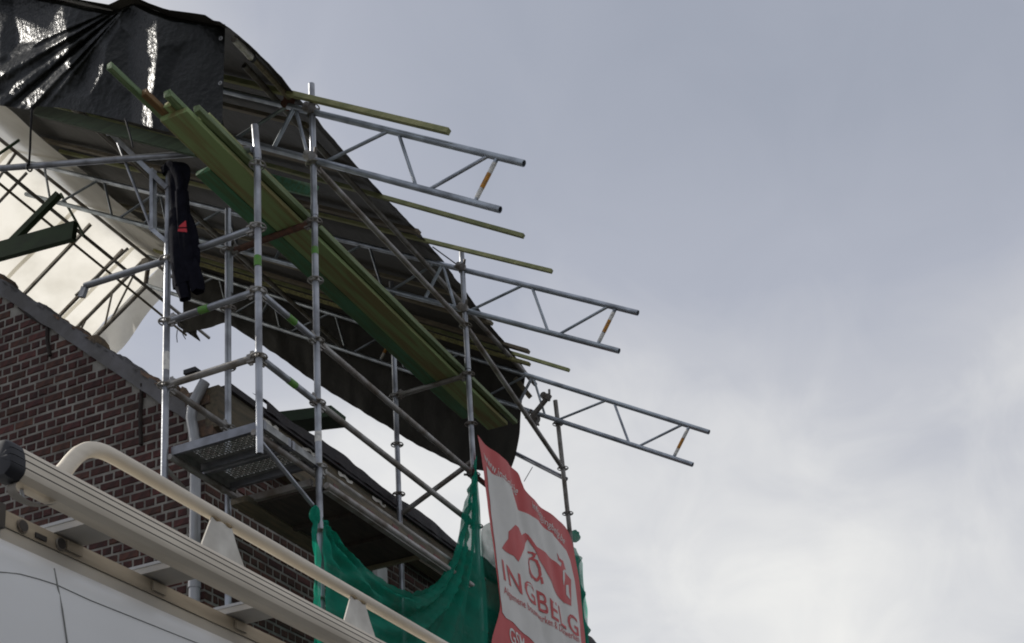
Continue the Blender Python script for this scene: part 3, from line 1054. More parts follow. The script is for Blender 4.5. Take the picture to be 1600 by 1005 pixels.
batten(7.33, 3.50, 7.2, .075, 'green batten jutting out above the uppermost girder', w_=.042, h_=.038)
batten(8.86, 3.60, 9.6, .080, 'thin green batten jutting out between upper and middle girder', dx=-.25, drop=.06)
batten(9.66, 3.68, 9.4, .080, 'thin batten jutting out just above the middle girder')
batten(11.80, 4.38, 9.5, .085, 'short green batten jutting out above the lowest girder')
batten(8.45, 4.90, 9.7, .045, 'dark timber under the sheet between upper and middle girder', matn='timber_pale', w_=.07)
batten(9.45, 4.86, 9.7, .06, 'pale timber under the sheet beside the middle girder', matn='timber_pale', w_=.06)
batten(11.1, 4.92, 9.8, .05, 'pale timber under the sheet, third from the far end', matn='timber_pale', w_=.06)
batten(11.55, 4.72, 9.8, .05, 'pale timber poking out beside the lowest girder, its end cut square', matn='timber_pale', w_=.065)
batten(11.75, 4.80, 9.8, -.01, 'brown timber poking out just under the edge of the sheet', matn='timber_brown', w_=.05)

for (x_, ys, off, mn, lab) in ((7.75, 4.95, .04, 'timber_pale', 'pale timber under the sheet just right of the main post'),
                               (10.65, 4.98, .045, 'timber_pale', 'pale timber under the sheet midway between middle and lowest girder'),
                               ):
    batten(x_, ys, 9.7, off, lab, w_=.045, matn=mn)
for k, (y, x0, x1, lab) in enumerate(((5.75, 7.2, 12.3, 'dull steel tube under the dark sheet between first and second purlin'), (7.3, 6.7, 12.3, 'dull steel tube under the dark sheet between second and third purlin'))):
    purlin(y, x0, x1, -.40, lab)

# ------------------------------------------------------------------ sheets
XL, XR = 6.30, 12.32


def eave_y(x_):
    if x_ < 7.35:
        return lerp(4.72, 4.79, (x_ - XL) / (7.35 - XL))
    return lerp(4.79, 5.02, (x_ - 7.35) / (XR - 7.35))


CTOP = [(-60, -38), (0, -22), (60, -6), (98, 1), (130, 9), (175, 17), (192, 8), (208, 0), (232, 13), (265, 25), (310, 31), (352, 38)]
CBOT = [(-60, 158), (0, 165), (44, 171), (51, 174), (58, 166), (98, 169), (149, 179), (206, 191), (257, 205), (300, 208), (347, 194)]


def pline(tab, x_):
    for (xa, ya), (xb, yb) in zip(tab, tab[1:]):
        if x_ <= xb:
            return lerp(ya, yb, (x_ - xa) / (xb - xa))
    return tab[-1][1]


CT_YZ = sorted([(p.y, p.z) for p in [at(a_, c_, 'X', 6.33) for a_, c_ in CTOP]])


def curt_top(y):
    y = min(max(y, CT_YZ[0][0]), 12)
    if y > CT_YZ[-1][0]:
        return CT_YZ[-1][1] + .6 * (y - CT_YZ[-1][0]) - .02
    return pline(CT_YZ, y) - .02


def sheet_z(x_, y):
    z_ = roofz(x_, y) + .115
    if x_ < 7.35:
        t = (7.35 - x_) / (7.35 - XL)
        z_ = lerp(z_, curt_top(y) + .05, t ** 2.2) + .03 * math.sin(math.pi * t)
        return z_ + .008 * nz(x_ * 3, y * 3, 8) * (1 - t)
    s_ = abs(math.sin(math.pi * (x_ - X3) / 2.3))
    z_ -= 0.03 * s_ * (0.6 + 0.8 * nz(x_ * .9, y * .6, 2))
    z_ += 0.012 * nz(x_ * 2.3, y * 1.7, 8) + 0.006 * nz(x_ * 6, y * 6)
    return z_


def dark(u, v):
    x_ = lerp(XL, XR, u)
    ye = eave_y(x_) + 0.02 * nz(x_ * 3, 1) + .012 * nz(x_ * 11, 4)
    yt = lerp(9.7, 10.3, min(1, max(0, (x_ - 8.9) / 3.2)))
    y = lerp(ye, yt, v)
    z_ = sheet_z(x_, y)
    if v < .02:
        z_ -= .035
    return V((x_, y, z_))


tg = MB().grid(dark, 110, 80).build('roof_tarpaulin', 'tarp_roof')
tag(tg, 'dark grey plastic sheet stretched over the girders as a temporary roof', 'tarpaulin')


# far end flap hanging from the lowest girder
def flap(u, v):
    y = lerp(5.06, 9.75, u)
    top = chord(2, y) + .12
    low = curve([(5.0, 0, 8.06), (5.25, 0, 8.20), (5.9, 0, 8.66), (6.7, 0, 9.22), (7.6, 0, 9.80), (8.6, 0, 10.45), (9.45, 0, 11.05), (9.75, 0, 11.1)], u).z
    yy = y + .30 * v * v * (1 - u) ** 6 + .04 * math.sin(v * 5) * (1 - u) ** 8
    fold = 0.004 * math.sin(y * 21 + 3 * nz(y * 2, v)) * v + .03 * nz(y * 2.5, v * 2, 3) * v + .01 * nz(y * 11, v * 7, 5)
    return V((XR - .05 + fold, yy, lerp(top, low, v) + .015 * nz(y * 8, 3) * v))


fl = MB().grid(flap, 110, 16).build('end_flap', 'tarp_roof', tg)
# a loose scrap with strings at the far upper end
def scrap(u, v):
    p = at(lerp(270, 305, u) + 8 * v, lerp(492, 512, u) + v * lerp(18, 22, u), 'X', XR - .03)
    return p + V((.04 * nz(u * 5, v * 3), 0, 0))


MB().grid(scrap, 8, 6).build('torn_corner', 'tarp_roof', tg)
for (a_, b_) in (((277, 516), (277, 535)), ((284, 517), (290, 530))):
    MB().tube([at(*a_, 'X', XR), at((a_[0] + b_[0]) / 2 - 1, (a_[1] + b_[1]) / 2, 'X', XR), at(*b_, 'X', XR)], .006, 6).build('loose_string', 'rope_black', tg)

# glossy black curtain over the near end of the roof
XC = 6.30


# taut facets: (photo x, photo y, distance of the sheet behind the plane x = XC); folds fan out from the peak
FAC = [(-70, -60, .16), (-70, 170, .10), (0, -25, .14), (20, 0, .13), (0, 60, .12), (0, 110, .045), (0, 140, .075), (0, 168, .05), (25, 68, .13), (55, 15, .075), (98, 14, -.015), (106, 55, -.02),
       (62, 66, .05), (98, -2, .0), (130, 8, .0), (150, 30, .02), (172, 16, .02), (200, 4, .0), (208, -3, -.01), (51, 174, .05), (75, 145, .02), (110, 112, .015), (150, 70, .02), (188, 22, .01),
       (65, 168, .045), (105, 150, .02), (126, 120, .060), (143, 84, .050), (160, 114, -.012), (166, 74, .0), (140, 150, .01), (152, 182, .03), (110, 172, .03), (182, 110, .03), (188, 40, .03),
       (202, 14, .045), (200, 60, .06), (201, 110, .06), (205, 150, .055), (207, 196, .05), (216, 60, .033), (218, 110, .026), (220, 150, .022),
       (244, 24, -.02), (247, 75, -.038), (243, 120, -.032), (236, 160, -.015), (240, 205, .0), (265, 20, .0), (262, 70, -.012), (258, 150, .01), (275, 100, .035), (300, 60, .045), (300, 140, .055), (300, 212, .05), (310, 28, .04),
       (330, 70, .085), (330, 150, .095), (356, 32, .12), (356, 110, .125), (352, 200, .12)]
from mathutils.geometry import delaunay_2d_cdt, barycentric_transform
dv, _, dt, *_r = delaunay_2d_cdt([V((a_, c_)) for a_, c_, _d in FAC], [], [], 0, 1e-6)
dd = [min(FAC, key=lambda q: (q[0] - p.x) ** 2 + (q[1] - p.y) ** 2)[2] for p in dv]
DT = [([V((dv[k].x, dv[k].y, 0)) for k in f_], [dd[k] for k in f_]) for f_ in dt]


def facet(px, py):
    best, out_ = None, 0
    for tri, ds in DT:
        (x1, y1, _), (x2, y2, _), (x3, y3, _) = tri
        den = (y2 - y3) * (x1 - x3) + (x3 - x2) * (y1 - y3)
        if abs(den) < 1e-9:
            continue
        a_ = ((y2 - y3) * (px - x3) + (x3 - x2) * (py - y3)) / den
        c_ = ((y3 - y1) * (px - x3) + (x1 - x3) * (py - y3)) / den
        m_ = min(a_, c_, 1 - a_ - c_)
        if best is None or m_ > best:
            best, out_ = m_, a_ * ds[0] + c_ * ds[1] + (1 - a_ - c_) * ds[2]
            if m_ >= 0:
                break
    return out_


def curtain(u, v):
    px = lerp(-60, 352 - 5 * v, u)
    py = lerp(pline(CTOP, px), pline(CBOT, px), v)
    d = facet(px, py)
    # tension folds fanning out of the peak towards the tie and the left edge
    ax_, ay_ = 206 - px, py - 2
    rad, ang = math.hypot(ax_, ay_), math.atan2(ay_, max(ax_, 1e-3))
    if ax_ > 0:
        w_ = min(1, max(0, (ang - .38) / .06)) * min(1, max(0, (.90 - ang) / .06)) * min(1, rad / 70)
        d += w_ * (.016 * math.sin(ang * 46) + .008 * math.sin(ang * 97 + 1) * math.exp(-((ang - .75) / .12) ** 2))
        w2 = math.exp(-((ang - .86) / .05) ** 2) * min(1, rad / 60)
        d -= .02 * w2
    p = at(px, py, 'X', XC)
    d += .006 * nz(p.y * 6, p.z * 5, 7) + .0028 * nz(p.y * 19, p.z * 16, 4) + .0016 * nz(p.y * 44, p.z * 38, 9)
    if v < .04:
        d += (.04 - v) * 5      # folds back over the edge of the roof
    return at(px, py, 'X', XC + d + .03)


ct = MB().grid(curtain, 230, 90)
ct = ct.build('black_curtain', 'tarp_black', ang=50)
for (px, py) in ((349, 60), (348, 130), (53, 169)):
    p = at(px - 4, py, 'X', XC + .12)
    MB().ring(p, .012, .004, (1, 0, 0), 12, 6).build('eyelet', 'zinc', ct)
tag(ct, 'crumpled glossy black plastic sheet hanging over the near end of the roof', 'tarpaulin')


# white sheet of the rear slope
def white(u, v):
    x_ = lerp(7.2, 12.42 - .05 * v, u)
    y = lerp(RY - .9, 14.2, v)
    z_ = lerp(rz(y, 1), rz(y, 2), (x_ - 9.98) / 2.12) + .09
    if y < RY:
        z_ = lerp(chord(1, y), chord(2, y), (x_ - 9.98) / 2.12) + .045
    z_ -= .035 * abs(math.sin(math.pi * (x_ - 9.98) / 1.1)) + .03 * nz(x_ * 1.2, y * 1.4, 4)
    return V((x_ + .03 * nz(y * 4, 2) * (u == 1), y, z_))


ws = MB().grid(white, 70, 50).build('white_tarpaulin', 'tarp_white')
tag(ws, 'bright translucent white sheet over the rear roof slope', 'tarpaulin')


def wflap(u, v):
    y = lerp(RY - .05, 12.6, u)
    z_ = lerp(rz(y, 2) + .06, rz(y, 2) - .40 - .12 * math.sin(u * 5), v)
    return V((12.40 - .04 * math.sin(u * 14) * v, y - .06 * v, z_))


MB().grid(wflap, 40, 6).build('end_flap', 'tarp_white', ws)
for k, xs_ in enumerate((8.7, 9.75, 10.9, 11.9)):
    def seam(u, v, xs_=xs_):
        p = white((xs_ - 7.2) / 5.22, v)
        return p + V(((u - .5) * .055, 0, -.010 - .004 * math.sin(v * 60)))
    MB().grid(seam, 1, 60).build('seam', 'tarp_white', ws)
# rear battens under the white sheet, its haze put into their paler colours
for k, (x_, mn, lab) in enumerate(((10.55, 'timber_batten', 'leftmost'), (11.15, 'steel_old', 'middle'), (11.75, 'steel_old', 'rightmost'))):
    o = MB().bar((x_, RY + .1, rz(RY + .1) + .0), (x_ + .05, 13.8, rz(13.8) + .0), .034, .034).build('rear_batten', mn, smooth=False)
    tag(o, lab + ' of three slanting battens seen against the white sheet above the gable', 'batten', 'battens under the white sheet')
# heavy green beam and its prop in front of the white sheet
o = MB().bar(at(-40, 404, 'X', 9.0), at(117, 361, 'X', 9.0), .06, .20).build('green_beam', 'timber_dark_green', smooth=False)
tag(o, 'heavy dark green beam crossing the white sheet above the gable', 'beam')
o = MB().bar(at(12, 385, 'X', 9.05), at(92, 304, 'X', 9.05), .06, .07).build('beam_prop', 'timber_dark_green', smooth=False)
tag(o, 'slanting dark prop rising from the green beam to the girder', 'prop')
# bundle of short tubes and a bent strip at the left edge
for (p1, p2, xx, mn, lab) in (((-10, 325), (42, 270), 9.6, 'steel_old', 'short slanting tube at the left picture edge below the black sheet'),
                              ((-10, 290), (24, 240), 9.6, 'steel_old', 'stub of tube beside the left picture edge under the tie rope'),
                              ((-5, 243), (30, 219), 9.3, 'timber_dark_green', 'bent green strip by the left picture edge'),
                              ((95, 303), (132, 370), 10.4, 'timber_dark_green', 'thin dark strip curving over the white sheet'),
                              ((118, 462), (200, 388), 10.9, 'steel_old', 'slanting steel tube in front of the white sheet near the corner post')):
    o = MB().tube([at(*p1, 'X', xx), at(*p2, 'X', xx)], .016, 10).build('loose_tube', mn)
    tag(o, lab, 'tube')
# green board along the foot of the black curtain
o = MB().bar(at(58, 172, 'X', 6.5), at(310, 236, 'X', 6.5), .035, .085, (0, 0, 1)).build('curtain_board', 'board_green', smooth=False)
tag(o, 'green board along the lower edge of the black curtain', 'board')

# ties and ropes
def rope(pts, r, name, label, mn='rope_black'):
    o = MB().tube(pts, r, 7).build(name, mn)
    return tag(o, label, 'rope', 'ropes tying the black sheet')


rope([at(50, 170, 'X', 6.36), at(48, 200, 'X', 6.4), at(47, 232, 'X', 6.5), at(45, 262, 'X', X2 - .03)], .0085, 'tie_rope', 'dark rope from the gathered sheet corner down to the long tube')
rope([at(196, 186, 'X', 6.33), at(203, 210, 'X', 6.35), at(208, 230, 'X', 6.38)], .007, 'tie_rope', 'short dark strap hanging below the black sheet beside the planks')
o = MB().ring(at(46, 262, 'X', X2 - .03), .027, .007, (0, 1, .3), 14, 6).build('rope_loop', 'rope_black')
tag(o, 'dark loop of rope round the long tube at the left', 'rope')
rope([at(676, 386, 'X', 9.9), at(716, 415, 'X', 9.97)], .006, 'guy_wire', 'thin dark wire from the sheet edge to the middle girder')

# short tube with a coupler near the far post
t = thing('stub_tube', at(832, 652, 'X', 12.0), 'short dark tube with clamp sticking up beside the lowest girder', 'tube')
a_, b_ = at(828, 655, 'X', 12.0), at(856, 621, 'X', 12.0)
MB().tube([a_, b_], .028, 12, hollow=True).build('tube', 'fitting', t)
couple(t, b_, (0, -.4, .6), (1, 0, 0))
MB().bar(a_ + V((0, .05, .02)), at(831, 640, 'X', 12.0), .02, .02).build('clamp_bolt', 'fitting', t)
t2 = thing('stub_batten', at(815, 600, 'X', 12.15), 'short broken timber end below the far corner of the sheet', 'batten')
MB().bar(at(806, 592, 'X', 12.2), at(828, 620, 'X', 12.2), .05, .05).build('timber', 'timber_pale', t2, smooth=False)

# ------------------------------------------------------------------ stacked planks on the ledgers
ZP = lv(1.5) + .026
planks = [  # x0, x1, y0, y1, z, thickness, material, label
    (6.60, 10.75, 5.02, 5.145, ZP, .036, 'timber_green', 'teal green board lowest in the stack, nearest the house'),
    (6.05, 11.08, 4.80, 5.017, ZP, .040, 'timber_olive', 'wide olive green board at the bottom of the stack, street side'),
    (6.12, 11.18, 4.745, 4.795, ZP + .043, .045, 'timber_lime', 'pale green timber with its tip right of the other tips'),
    (5.92, 11.10, 4.835, 4.89, ZP + .043, .045, 'timber_lime', 'pale green square timber, second tip from the right'),
    (6.00, 11.0, 4.893, 4.945, ZP + .043, .042, 'timber_olive', 'olive timber whose tip ends just behind the orange one'),
    (5.84, 9.60, 4.948, 4.995, ZP + .043, .045, 'timber_orange', 'orange brown timber with a short exposed tip'),
    (5.55, 10.4, 4.999, 5.042, ZP + .043, .045, 'timber_lime', 'narrow green timber reaching farthest out to the left'),
    (6.25, 10.98, 4.77, 4.90, ZP + .092, .035, 'timber_olive', 'olive board on top of the plank stack'),
    (6.30, 10.9, 4.91, 5.02, ZP + .092, .035, 'timber_brown', 'brown board on top of the plank stack'),
]
rs = random.Random(21)
for (x0, x1, y0, y1, zz, th, mn, lab) in planks:
    yaw = rs.uniform(-.004, .004)
    mb = MB()
    n = 14

    def prof(u, x0=x0, x1=x1, yaw=yaw, ph=rs.uniform(0, 6)):
        x_ = lerp(x0, x1, u)
        return x_, yaw * (x_ - 8.5), -.004 + .006 * math.sin(x_ * 1.3 + ph)
    vs, fs = [], []
    for k in range(n + 1):
        x_, dy, dz = prof(k / n)
        c = .004
        for (yy, z_) in ((y0 + c, zz), (y1 - c, zz), (y1, zz + c), (y1, zz + th - c), (y1 - c, zz + th), (y0 + c, zz + th), (y0, zz + th - c), (y0, zz + c)):
            vs.append((x_ + (.012 * nz(yy * 30, z_ * 30) if k in (0, n) else 0), yy + dy, z_ + (dz if 0 < k < n else 0) * .5))
    for k in range(n):
        for j in range(8):
            a_, b_ = k * 8 + j, k * 8 + (j + 1) % 8
            fs.append((a_, a_ + 8, b_ + 8, b_))
    fs += [tuple(range(8)), tuple(n * 8 + j for j in reversed(range(8)))]
    o = mb.add(vs, fs).build('scaffold_plank', mn, smooth=False)
    tag(o, lab, 'plank', 'planks stacked under the roof')
# green board behind the main post, lying on the house roof
o = MB().bar(at(400, 666, 'X', 9.0), at(528, 651, 'X', 9.0) + V((0, 0, .0)), .24, .10).build('green_board', 'timber_dark_green', smooth=False)
tag(o, 'dark green board end sticking out over the eaves behind the main post', 'board')
# green board under the roof behind the upper girder
o = MB().bar(V((7.9, 4.98, 8.60)), V((7.9, 5.6, 8.98)), .03, .10).build('green_board', 'timber_green', smooth=False)
tag(o, 'green board fixed below the uppermost girder behind the main post', 'board')

# ------------------------------------------------------------------ debris net
def net1(u, v):
    tops = [(500, 808), (520, 832), (545, 858), (575, 888), (605, 912), (640, 925), (668, 918), (690, 902), (708, 872), (722, 830), (733, 775), (741, 712)]
    xx = u * (len(tops) - 1)
    k = min(int(xx), len(tops) - 2)
    tpx = lerp(tops[k][0], tops[k + 1][0], xx - k), lerp(tops[k][1], tops[k + 1][1], xx - k)
    p = at(tpx[0], tpx[1] + 3.0 * nz(u * 40, 1) + 2 * nz(u * 90, 5), 'Y', 4.62)
    bot = V((lerp(7.40, 9.95, u), 4.62, 3.6))
    q = p.lerp(bot, v)
    # swag folds falling from both ties
    ra = math.atan2(v * 2.6 + .02, 1.02 - u)           # folds fan out from the right-hand tie
    rb_ = math.atan2(v * 2.2 + .02, u + .02)           # and from the left-hand one
    f = .035 * math.sin(ra * 15) * min(1, u * 2) + .028 * math.sin(rb_ * 13) * (1 - u) + .012 * math.sin(ra * 37 + 2) + .03 * nz(u * 4, v * 5, 3) + .008 * nz(u * 16, v * 18, 6)
    e_ = min(1, u / .06, (1 - u) / .06)
    # pulled in towards the right-hand post
    if u > .8:
        q.x = lerp(q.x, 9.9, (u - .8) * 1.2 * v * .5)
    return q + V((0.03 * nz(u * 3, v * 6, 9), f * (.25 + .75 * e_) - .02, 0))


nt1 = MB().grid(net1, 150, 90).build('debris_net', 'net_green')
tag(nt1, 'dark green safety net sagging between the main post and the banner', 'net')
# knot at the main post with a twisted tail
t = at(494, 806, 'Y', YF - .03)
mb = MB()


def knot(u, v):
    a_, c_ = 2 * math.pi * u, math.pi * v
    r_ = .030 * (1 + .9 * nz(math.cos(a_) * 2, math.sin(a_) * 2, v * 3))
    return t + V((-.01 + r_ * math.sin(c_) * math.cos(a_), r_ * math.sin(c_) * math.sin(a_), .075 * math.cos(c_)))


mb.grid(knot, 14, 9)
mb.build('net_knot', 'net_green', nt1)
mb = MB()
tl = [t + V((-.03, -.02, -.05)), t + V((-.065, -.03, -.2)), t + V((-.05, -.03, -.4)), t + V((-.03, -.02, -.62)), t + V((-.0, -.02, -.95))]


def tail(u, v):
    p = curve(tl, v)
    return p + V((.045 * (u - .5) * 2, .02 * math.sin(u * 7 + v * 9), 0)) * (.5 + .9 * abs(nz(v * 4, 3)) + .3 * v)


mb.grid(tail, 6, 24)
mb.build('net_tail', 'net_green', nt1)


def net1b(u, v):
    p = V((lerp(7.30, 7.75, u), 4.66, lerp(4.72 - .1 * u, 3.6, v)))
    return p + V((0, .04 * math.sin(u * 9 + v * 3), .05 * nz(u * 4, 8)))


MB().grid(net1b, 14, 14).build('net_fold', 'net_green', nt1)


def net2(u, v):
    x_ = lerp(9.98, 12.50, u)
    topz = lerp(6.35, 6.98, min(1, u * 3.0)) + .01 * math.sin(u * 30)
    if u > .9:
        topz -= .03
    q = V((x_, 4.64, lerp(topz, 3.6, v)))
    if u > .97:
        s_ = abs(math.sin(v * math.pi * 6.5))
        q.x += .20 * (v * 1.4) ** .8 + .05 * (1 - s_)
    return q + V((0, .03 * math.sin(u * 26 + 3 * v) + .02 * nz(u * 8, v * 5), 0))


nt2 = MB().grid(net2, 80, 60).build('debris_net', 'net_green')
tag(nt2, 'green safety net behind the banner, tied to the far post', 'net')
a_ = at(898, 838, 'Y', YF)


def knot2(u, v):
    c1, c2 = 2 * math.pi * u, math.pi * v
    r_ = .050 * (1 + .9 * nz(math.cos(c1) * 2, math.sin(c1) * 2, v * 4))
    return a_ + V((r_ * math.sin(c2) * math.cos(c1), r_ * math.sin(c2) * math.sin(c1), .07 * math.cos(c2)))


MB().grid(knot2, 16, 9).build('net_knot', 'net_green', nt2)
# net bunched along the guard tube and the edge of the far post
def bunch(u, v):
    p = V((lerp(10.6, 12.2, u), YF, lerp(lv(.5), lv(.545), u) + .012))
    r_ = .030 + .014 * nz(u * 22, v * 2)
    return p + V((0, r_ * math.cos(2 * math.pi * v), r_ * math.sin(2 * math.pi * v)))


MB().grid(bunch, 60, 10).build('net_bunch', 'net_green', nt2)


def lashing(u, v):
    zz = lerp(6.93, 4.9, u)
    p = V((X5 + .16 + .08 * (6.93 - zz) + .02, YF - .02, zz))
    s_ = abs(math.sin(u * math.pi * 5.2))
    wdt = .035 + .055 * (1 - s_) ** 2 + .035 * u
    return p + V((wdt * math.cos(2 * math.pi * v) + wdt * .5, wdt * .8 * math.sin(2 * math.pi * v), 0))


MB().grid(lashing, 70, 10).build('net_edge', 'net_green', nt2)

# ------------------------------------------------------------------ banner
YBN = 4.55


def wr(x_, z_):
    """wrinkle depth of the banner"""
    s_ = x_ * 1.0 + (z_ - 6.4) * .35
    f = .014 * math.sin(s_ * 10.5 + .8) * math.exp(-((s_ - 10.9) / .8) ** 2)
    f += .006 * math.sin(s_ * 21 + 2 * nz(x_ * 2, z_ * 2)) * math.exp(-((s_ - 11.0) / .6) ** 2)
    f += .012 * nz(x_ * 3, z_ * 2.2, 5) + .004 * nz(x_ * 9, z_ * 7, 1)
    return f


def bp_(px, py, off=0.0):
    p = at(px, py, 'Y', YBN)
    return V((p.x, YBN + wr(p.x, p.z) - off, p.z))


bt = [at(*q, 'Y', YBN) for q in ((745, 680), (760, 695), (776, 708), (797, 724), (809, 738), (815, 756), (822, 770), (848, 793), (870, 811), (884, 824), (893, 845))]
bl = [at(*q, 'Y', YBN) for q in ((745, 680), (752, 720), (760, 780), (768, 840), (776, 900), (781, 940), (778, 965), (768, 1010), (775, 1060))]
br_ = [at(*q, 'Y', YBN) for q in ((893, 845), (898, 868), (904, 900), (909, 940), (913, 975), (916, 1005), (919, 1040), (922, 1075), (925, 1110))]


def ban(u, v):
    T0, L0, R0 = smoothcurve(bt, u), smoothcurve(bl, v), smoothcurve(br_, v)
    B0 = smoothcurve(bl, 1).lerp(smoothcurve(br_, 1), u)
    p = T0 * (1 - v) + B0 * v + L0 * (1 - u) + R0 * u
    p -= smoothcurve(bt, 0) * (1 - u) * (1 - v) + smoothcurve(bt, 1) * u * (1 - v) + smoothcurve(bl, 1) * (1 - u) * v + smoothcurve(br_, 1) * u * v
    return V((p.x, YBN + wr(p.x, p.z), p.z))


bn = MB().grid(ban, 60, 60)
banner = bn.build('banner', 'banner_red')
tag(banner, 'red and white advertising banner hung on the scaffold beside the green net', 'banner')


MB().tube([at(819, 752, 'Y', 4.6), at(832, 730, 'Y', 4.68)], .004, 6).build('cord', 'rope_black', banner)


def print_mesh(polys, name, matn, off, sub=0.07):
    """flat print: polygons in photo pixels laid on the banner surface"""
    bmx = bmesh.new()
    for poly in polys:
        vs = []
        for q in poly:
            p = at(*q, 'Y', YBN)
            vs.append(bmx.verts.new((p.x, 0, p.z)))
        bmx.faces.new(vs)
    bmesh.ops.triangulate(bmx, faces=bmx.faces[:])
    for it in range(5):
        es = [e_ for e_ in bmx.edges if e_.calc_length() > sub]
        if not es:
            break
        bmesh.ops.subdivide_edges(bmx, edges=es, cuts=1)
        bmesh.ops.triangulate(bmx, faces=bmx.faces[:])
    mb_ = MB()
    bmx.verts.index_update()
    mb_.add([(v_.co.x, YBN + wr(v_.co.x, v_.co.z) - off, v_.co.z) for v_ in bmx.verts], [tuple(v_.index for v_ in f_.verts) for f_ in bmx.faces])
    bmx.free()
    return mb_.build(name, matn, banner)


print_mesh([[(760, 728), (770, 740), (785, 748), (797, 760), (803, 778), (811, 796), (830, 807), (848, 821), (862, 834), (874, 857), (885, 861), (891, 876), (897, 905), (902, 940), (906, 975), (908, 1012),
             (845, 1016), (826, 996), (812, 985), (800, 972), (790, 966), (784, 957), (781, 930), (776, 885), (769, 815), (763, 765)]], 'white_panel', 'banner_white', .0035)
S = lambda pts: [(780 + a_ / 7.18, 810 + c_ / 7.18) for a_, c_ in pts]
print_mesh([S([(30, 335), (100, 225), (95, 150), (170, 75), (210, 110), (250, 190), (285, 205), (310, 160), (330, 235), (255, 380), (205, 490), (160, 425), (100, 385)]),
            S([(310, 160), (335, 190), (410, 320), (520, 395), (620, 480), (645, 545), (690, 555), (720, 590), (800, 690), (802, 985), (720, 950), (640, 850), (560, 700), (480, 550), (430, 460), (395, 360), (332, 235)]),
            S([(632, 388), (665, 450), (710, 480), (740, 580), (700, 600), (680, 545), (692, 505), (650, 470)])], 'logo_roof', 'banner_red', .0065)
print_mesh([S([(700, 592), (722, 570), (724, 680), (713, 762), (700, 680)]), S([(738, 750), (765, 750), (769, 830), (787, 915), (738, 860)])], 'logo_figure', 'banner_white', .0095)


def stroke(pts, wd):
    out_ = []
    for (a_, c_) in zip(pts, pts[1:]):
        d_ = V((c_[0] - a_[0], c_[1] - a_[1])).normalized()
        n_ = V((-d_.y, d_.x)) * wd / 2
        e_ = d_ * wd * .3
        out_.append(S([(a_[0] + n_.x - e_.x, a_[1] + n_.y - e_.y), (c_[0] + n_.x + e_.x, c_[1] + n_.y + e_.y), (c_[0] - n_.x + e_.x, c_[1] - n_.y + e_.y), (a_[0] - n_.x - e_.x, a_[1] - n_.y - e_.y)]))
    return out_


print_mesh(stroke([(340, 375), (372, 385), (394, 405), (388, 435), (352, 450), (336, 500), (342, 560), (372, 630), (428, 700), (446, 640), (436, 560), (410, 480), (375, 450)], 21)
           + stroke([(346, 535), (332, 565), (336, 610), (360, 655), (385, 668)], 13) + stroke([(455, 670), (468, 735)], 20), 'logo_spiral', 'banner_red', .0068)


def lettering(txt, tl_, tr_, br2, bl2, matn, off, bold=0.0, space=1.0, bend=None):
    cu = bpy.data.curves.new('txt', 'FONT')
    cu.body = txt
    cu.size = 1.0
    cu.offset = bold
    cu.resolution_u = 3
    cu.space_character = space
    ob = bpy.data.objects.new('txt', cu)
    COL.objects.link(ob)
    dg = bpy.context.evaluated_depsgraph_get()
    dg.update()
    me = ob.evaluated_get(dg).to_mesh()
    vs = [v_.co.copy() for v_ in me.vertices]
    fs = [tuple(p.vertices) for p in me.polygons]
    ob.evaluated_get(dg).to_mesh_clear()
    bpy.data.objects.remove(ob)
    bpy.data.curves.remove(cu)
    x0, x1 = min(v_.x for v_ in vs), max(v_.x for v_ in vs)
    y0, y1 = min(v_.y for v_ in vs), max(v_.y for v_ in vs)
    C4 = [at(*q, 'Y', YBN) for q in (tl_, tr_, br2, bl2)]
    mb_ = MB()
    res = []
    for v_ in vs:
        u, t_ = (v_.x - x0) / (x1 - x0), (v_.y - y0) / (y1 - y0)
        p = C4[3].lerp(C4[2], u).lerp(C4[0].lerp(C4[1], u), t_)
        if bend:
            p.z += bend * math.sin(math.pi * u)
        res.append((p.x, YBN + wr(p.x, p.z) - off, p.z))
    par = list(range(len(vs)))

    def find(a):
        while par[a] != a:
            par[a] = par[par[a]]
            a = par[a]
        return a
    for f_ in fs:
        for k in f_[1:]:
            par[find(k)] = find(f_[0])
    isl = {}
    for f_ in fs:
        isl.setdefault(find(f_[0]), []).append(f_)
    for fl_ in isl.values():
        idx = sorted({k for f_ in fl_ for k in f_})
        mp_ = {k: n_ for n_, k in enumerate(idx)}
        MB().add([res[k] for k in idx], [tuple(mp_[k] for k in f_) for f_ in fl_]).build('letter', matn, banner, smooth=False)


lettering('www.ingbelg.be', (754, 702), (813, 762), (807, 778), (757, 722), 'banner_white', .004, bend=-.03)
lettering('info@ingbelg.be', (829, 782), (884, 842), (880, 853), (831, 798), 'banner_white', .004)
lettering('INGBELG', (782, 873), (900, 966), (904, 997), (786, 906), 'banner_red', .0068, bold=.012, space=1.15, bend=-.02)
lettering('Algemene bouwwerken & Dakwerken', (785, 915), (903, 994), (904, 1008), (787, 931), 'banner_red', .0068, bend=-.02)
lettering('GSM:', (794, 978), (822, 1000), (824, 1026), (797, 1004), 'banner_white', .004, bold=.01)

# ------------------------------------------------------------------ jacket on the corner post
XJ = X2 - .03
jk = thing('jacket', at(265, 258, 'X', XJ), 'black hooded jacket with small red emblem hung over the outer corner post', 'jacket')
prof = [(262, 262, 4), (270, 257, 8), (278, 266, 14), (280, 282, 14), (279, 300, 11), (277, 318, 9), (280, 338, 13), (284, 362, 17), (287, 388, 19), (289, 412, 19), (289, 430, 18), (288, 446, 15)]


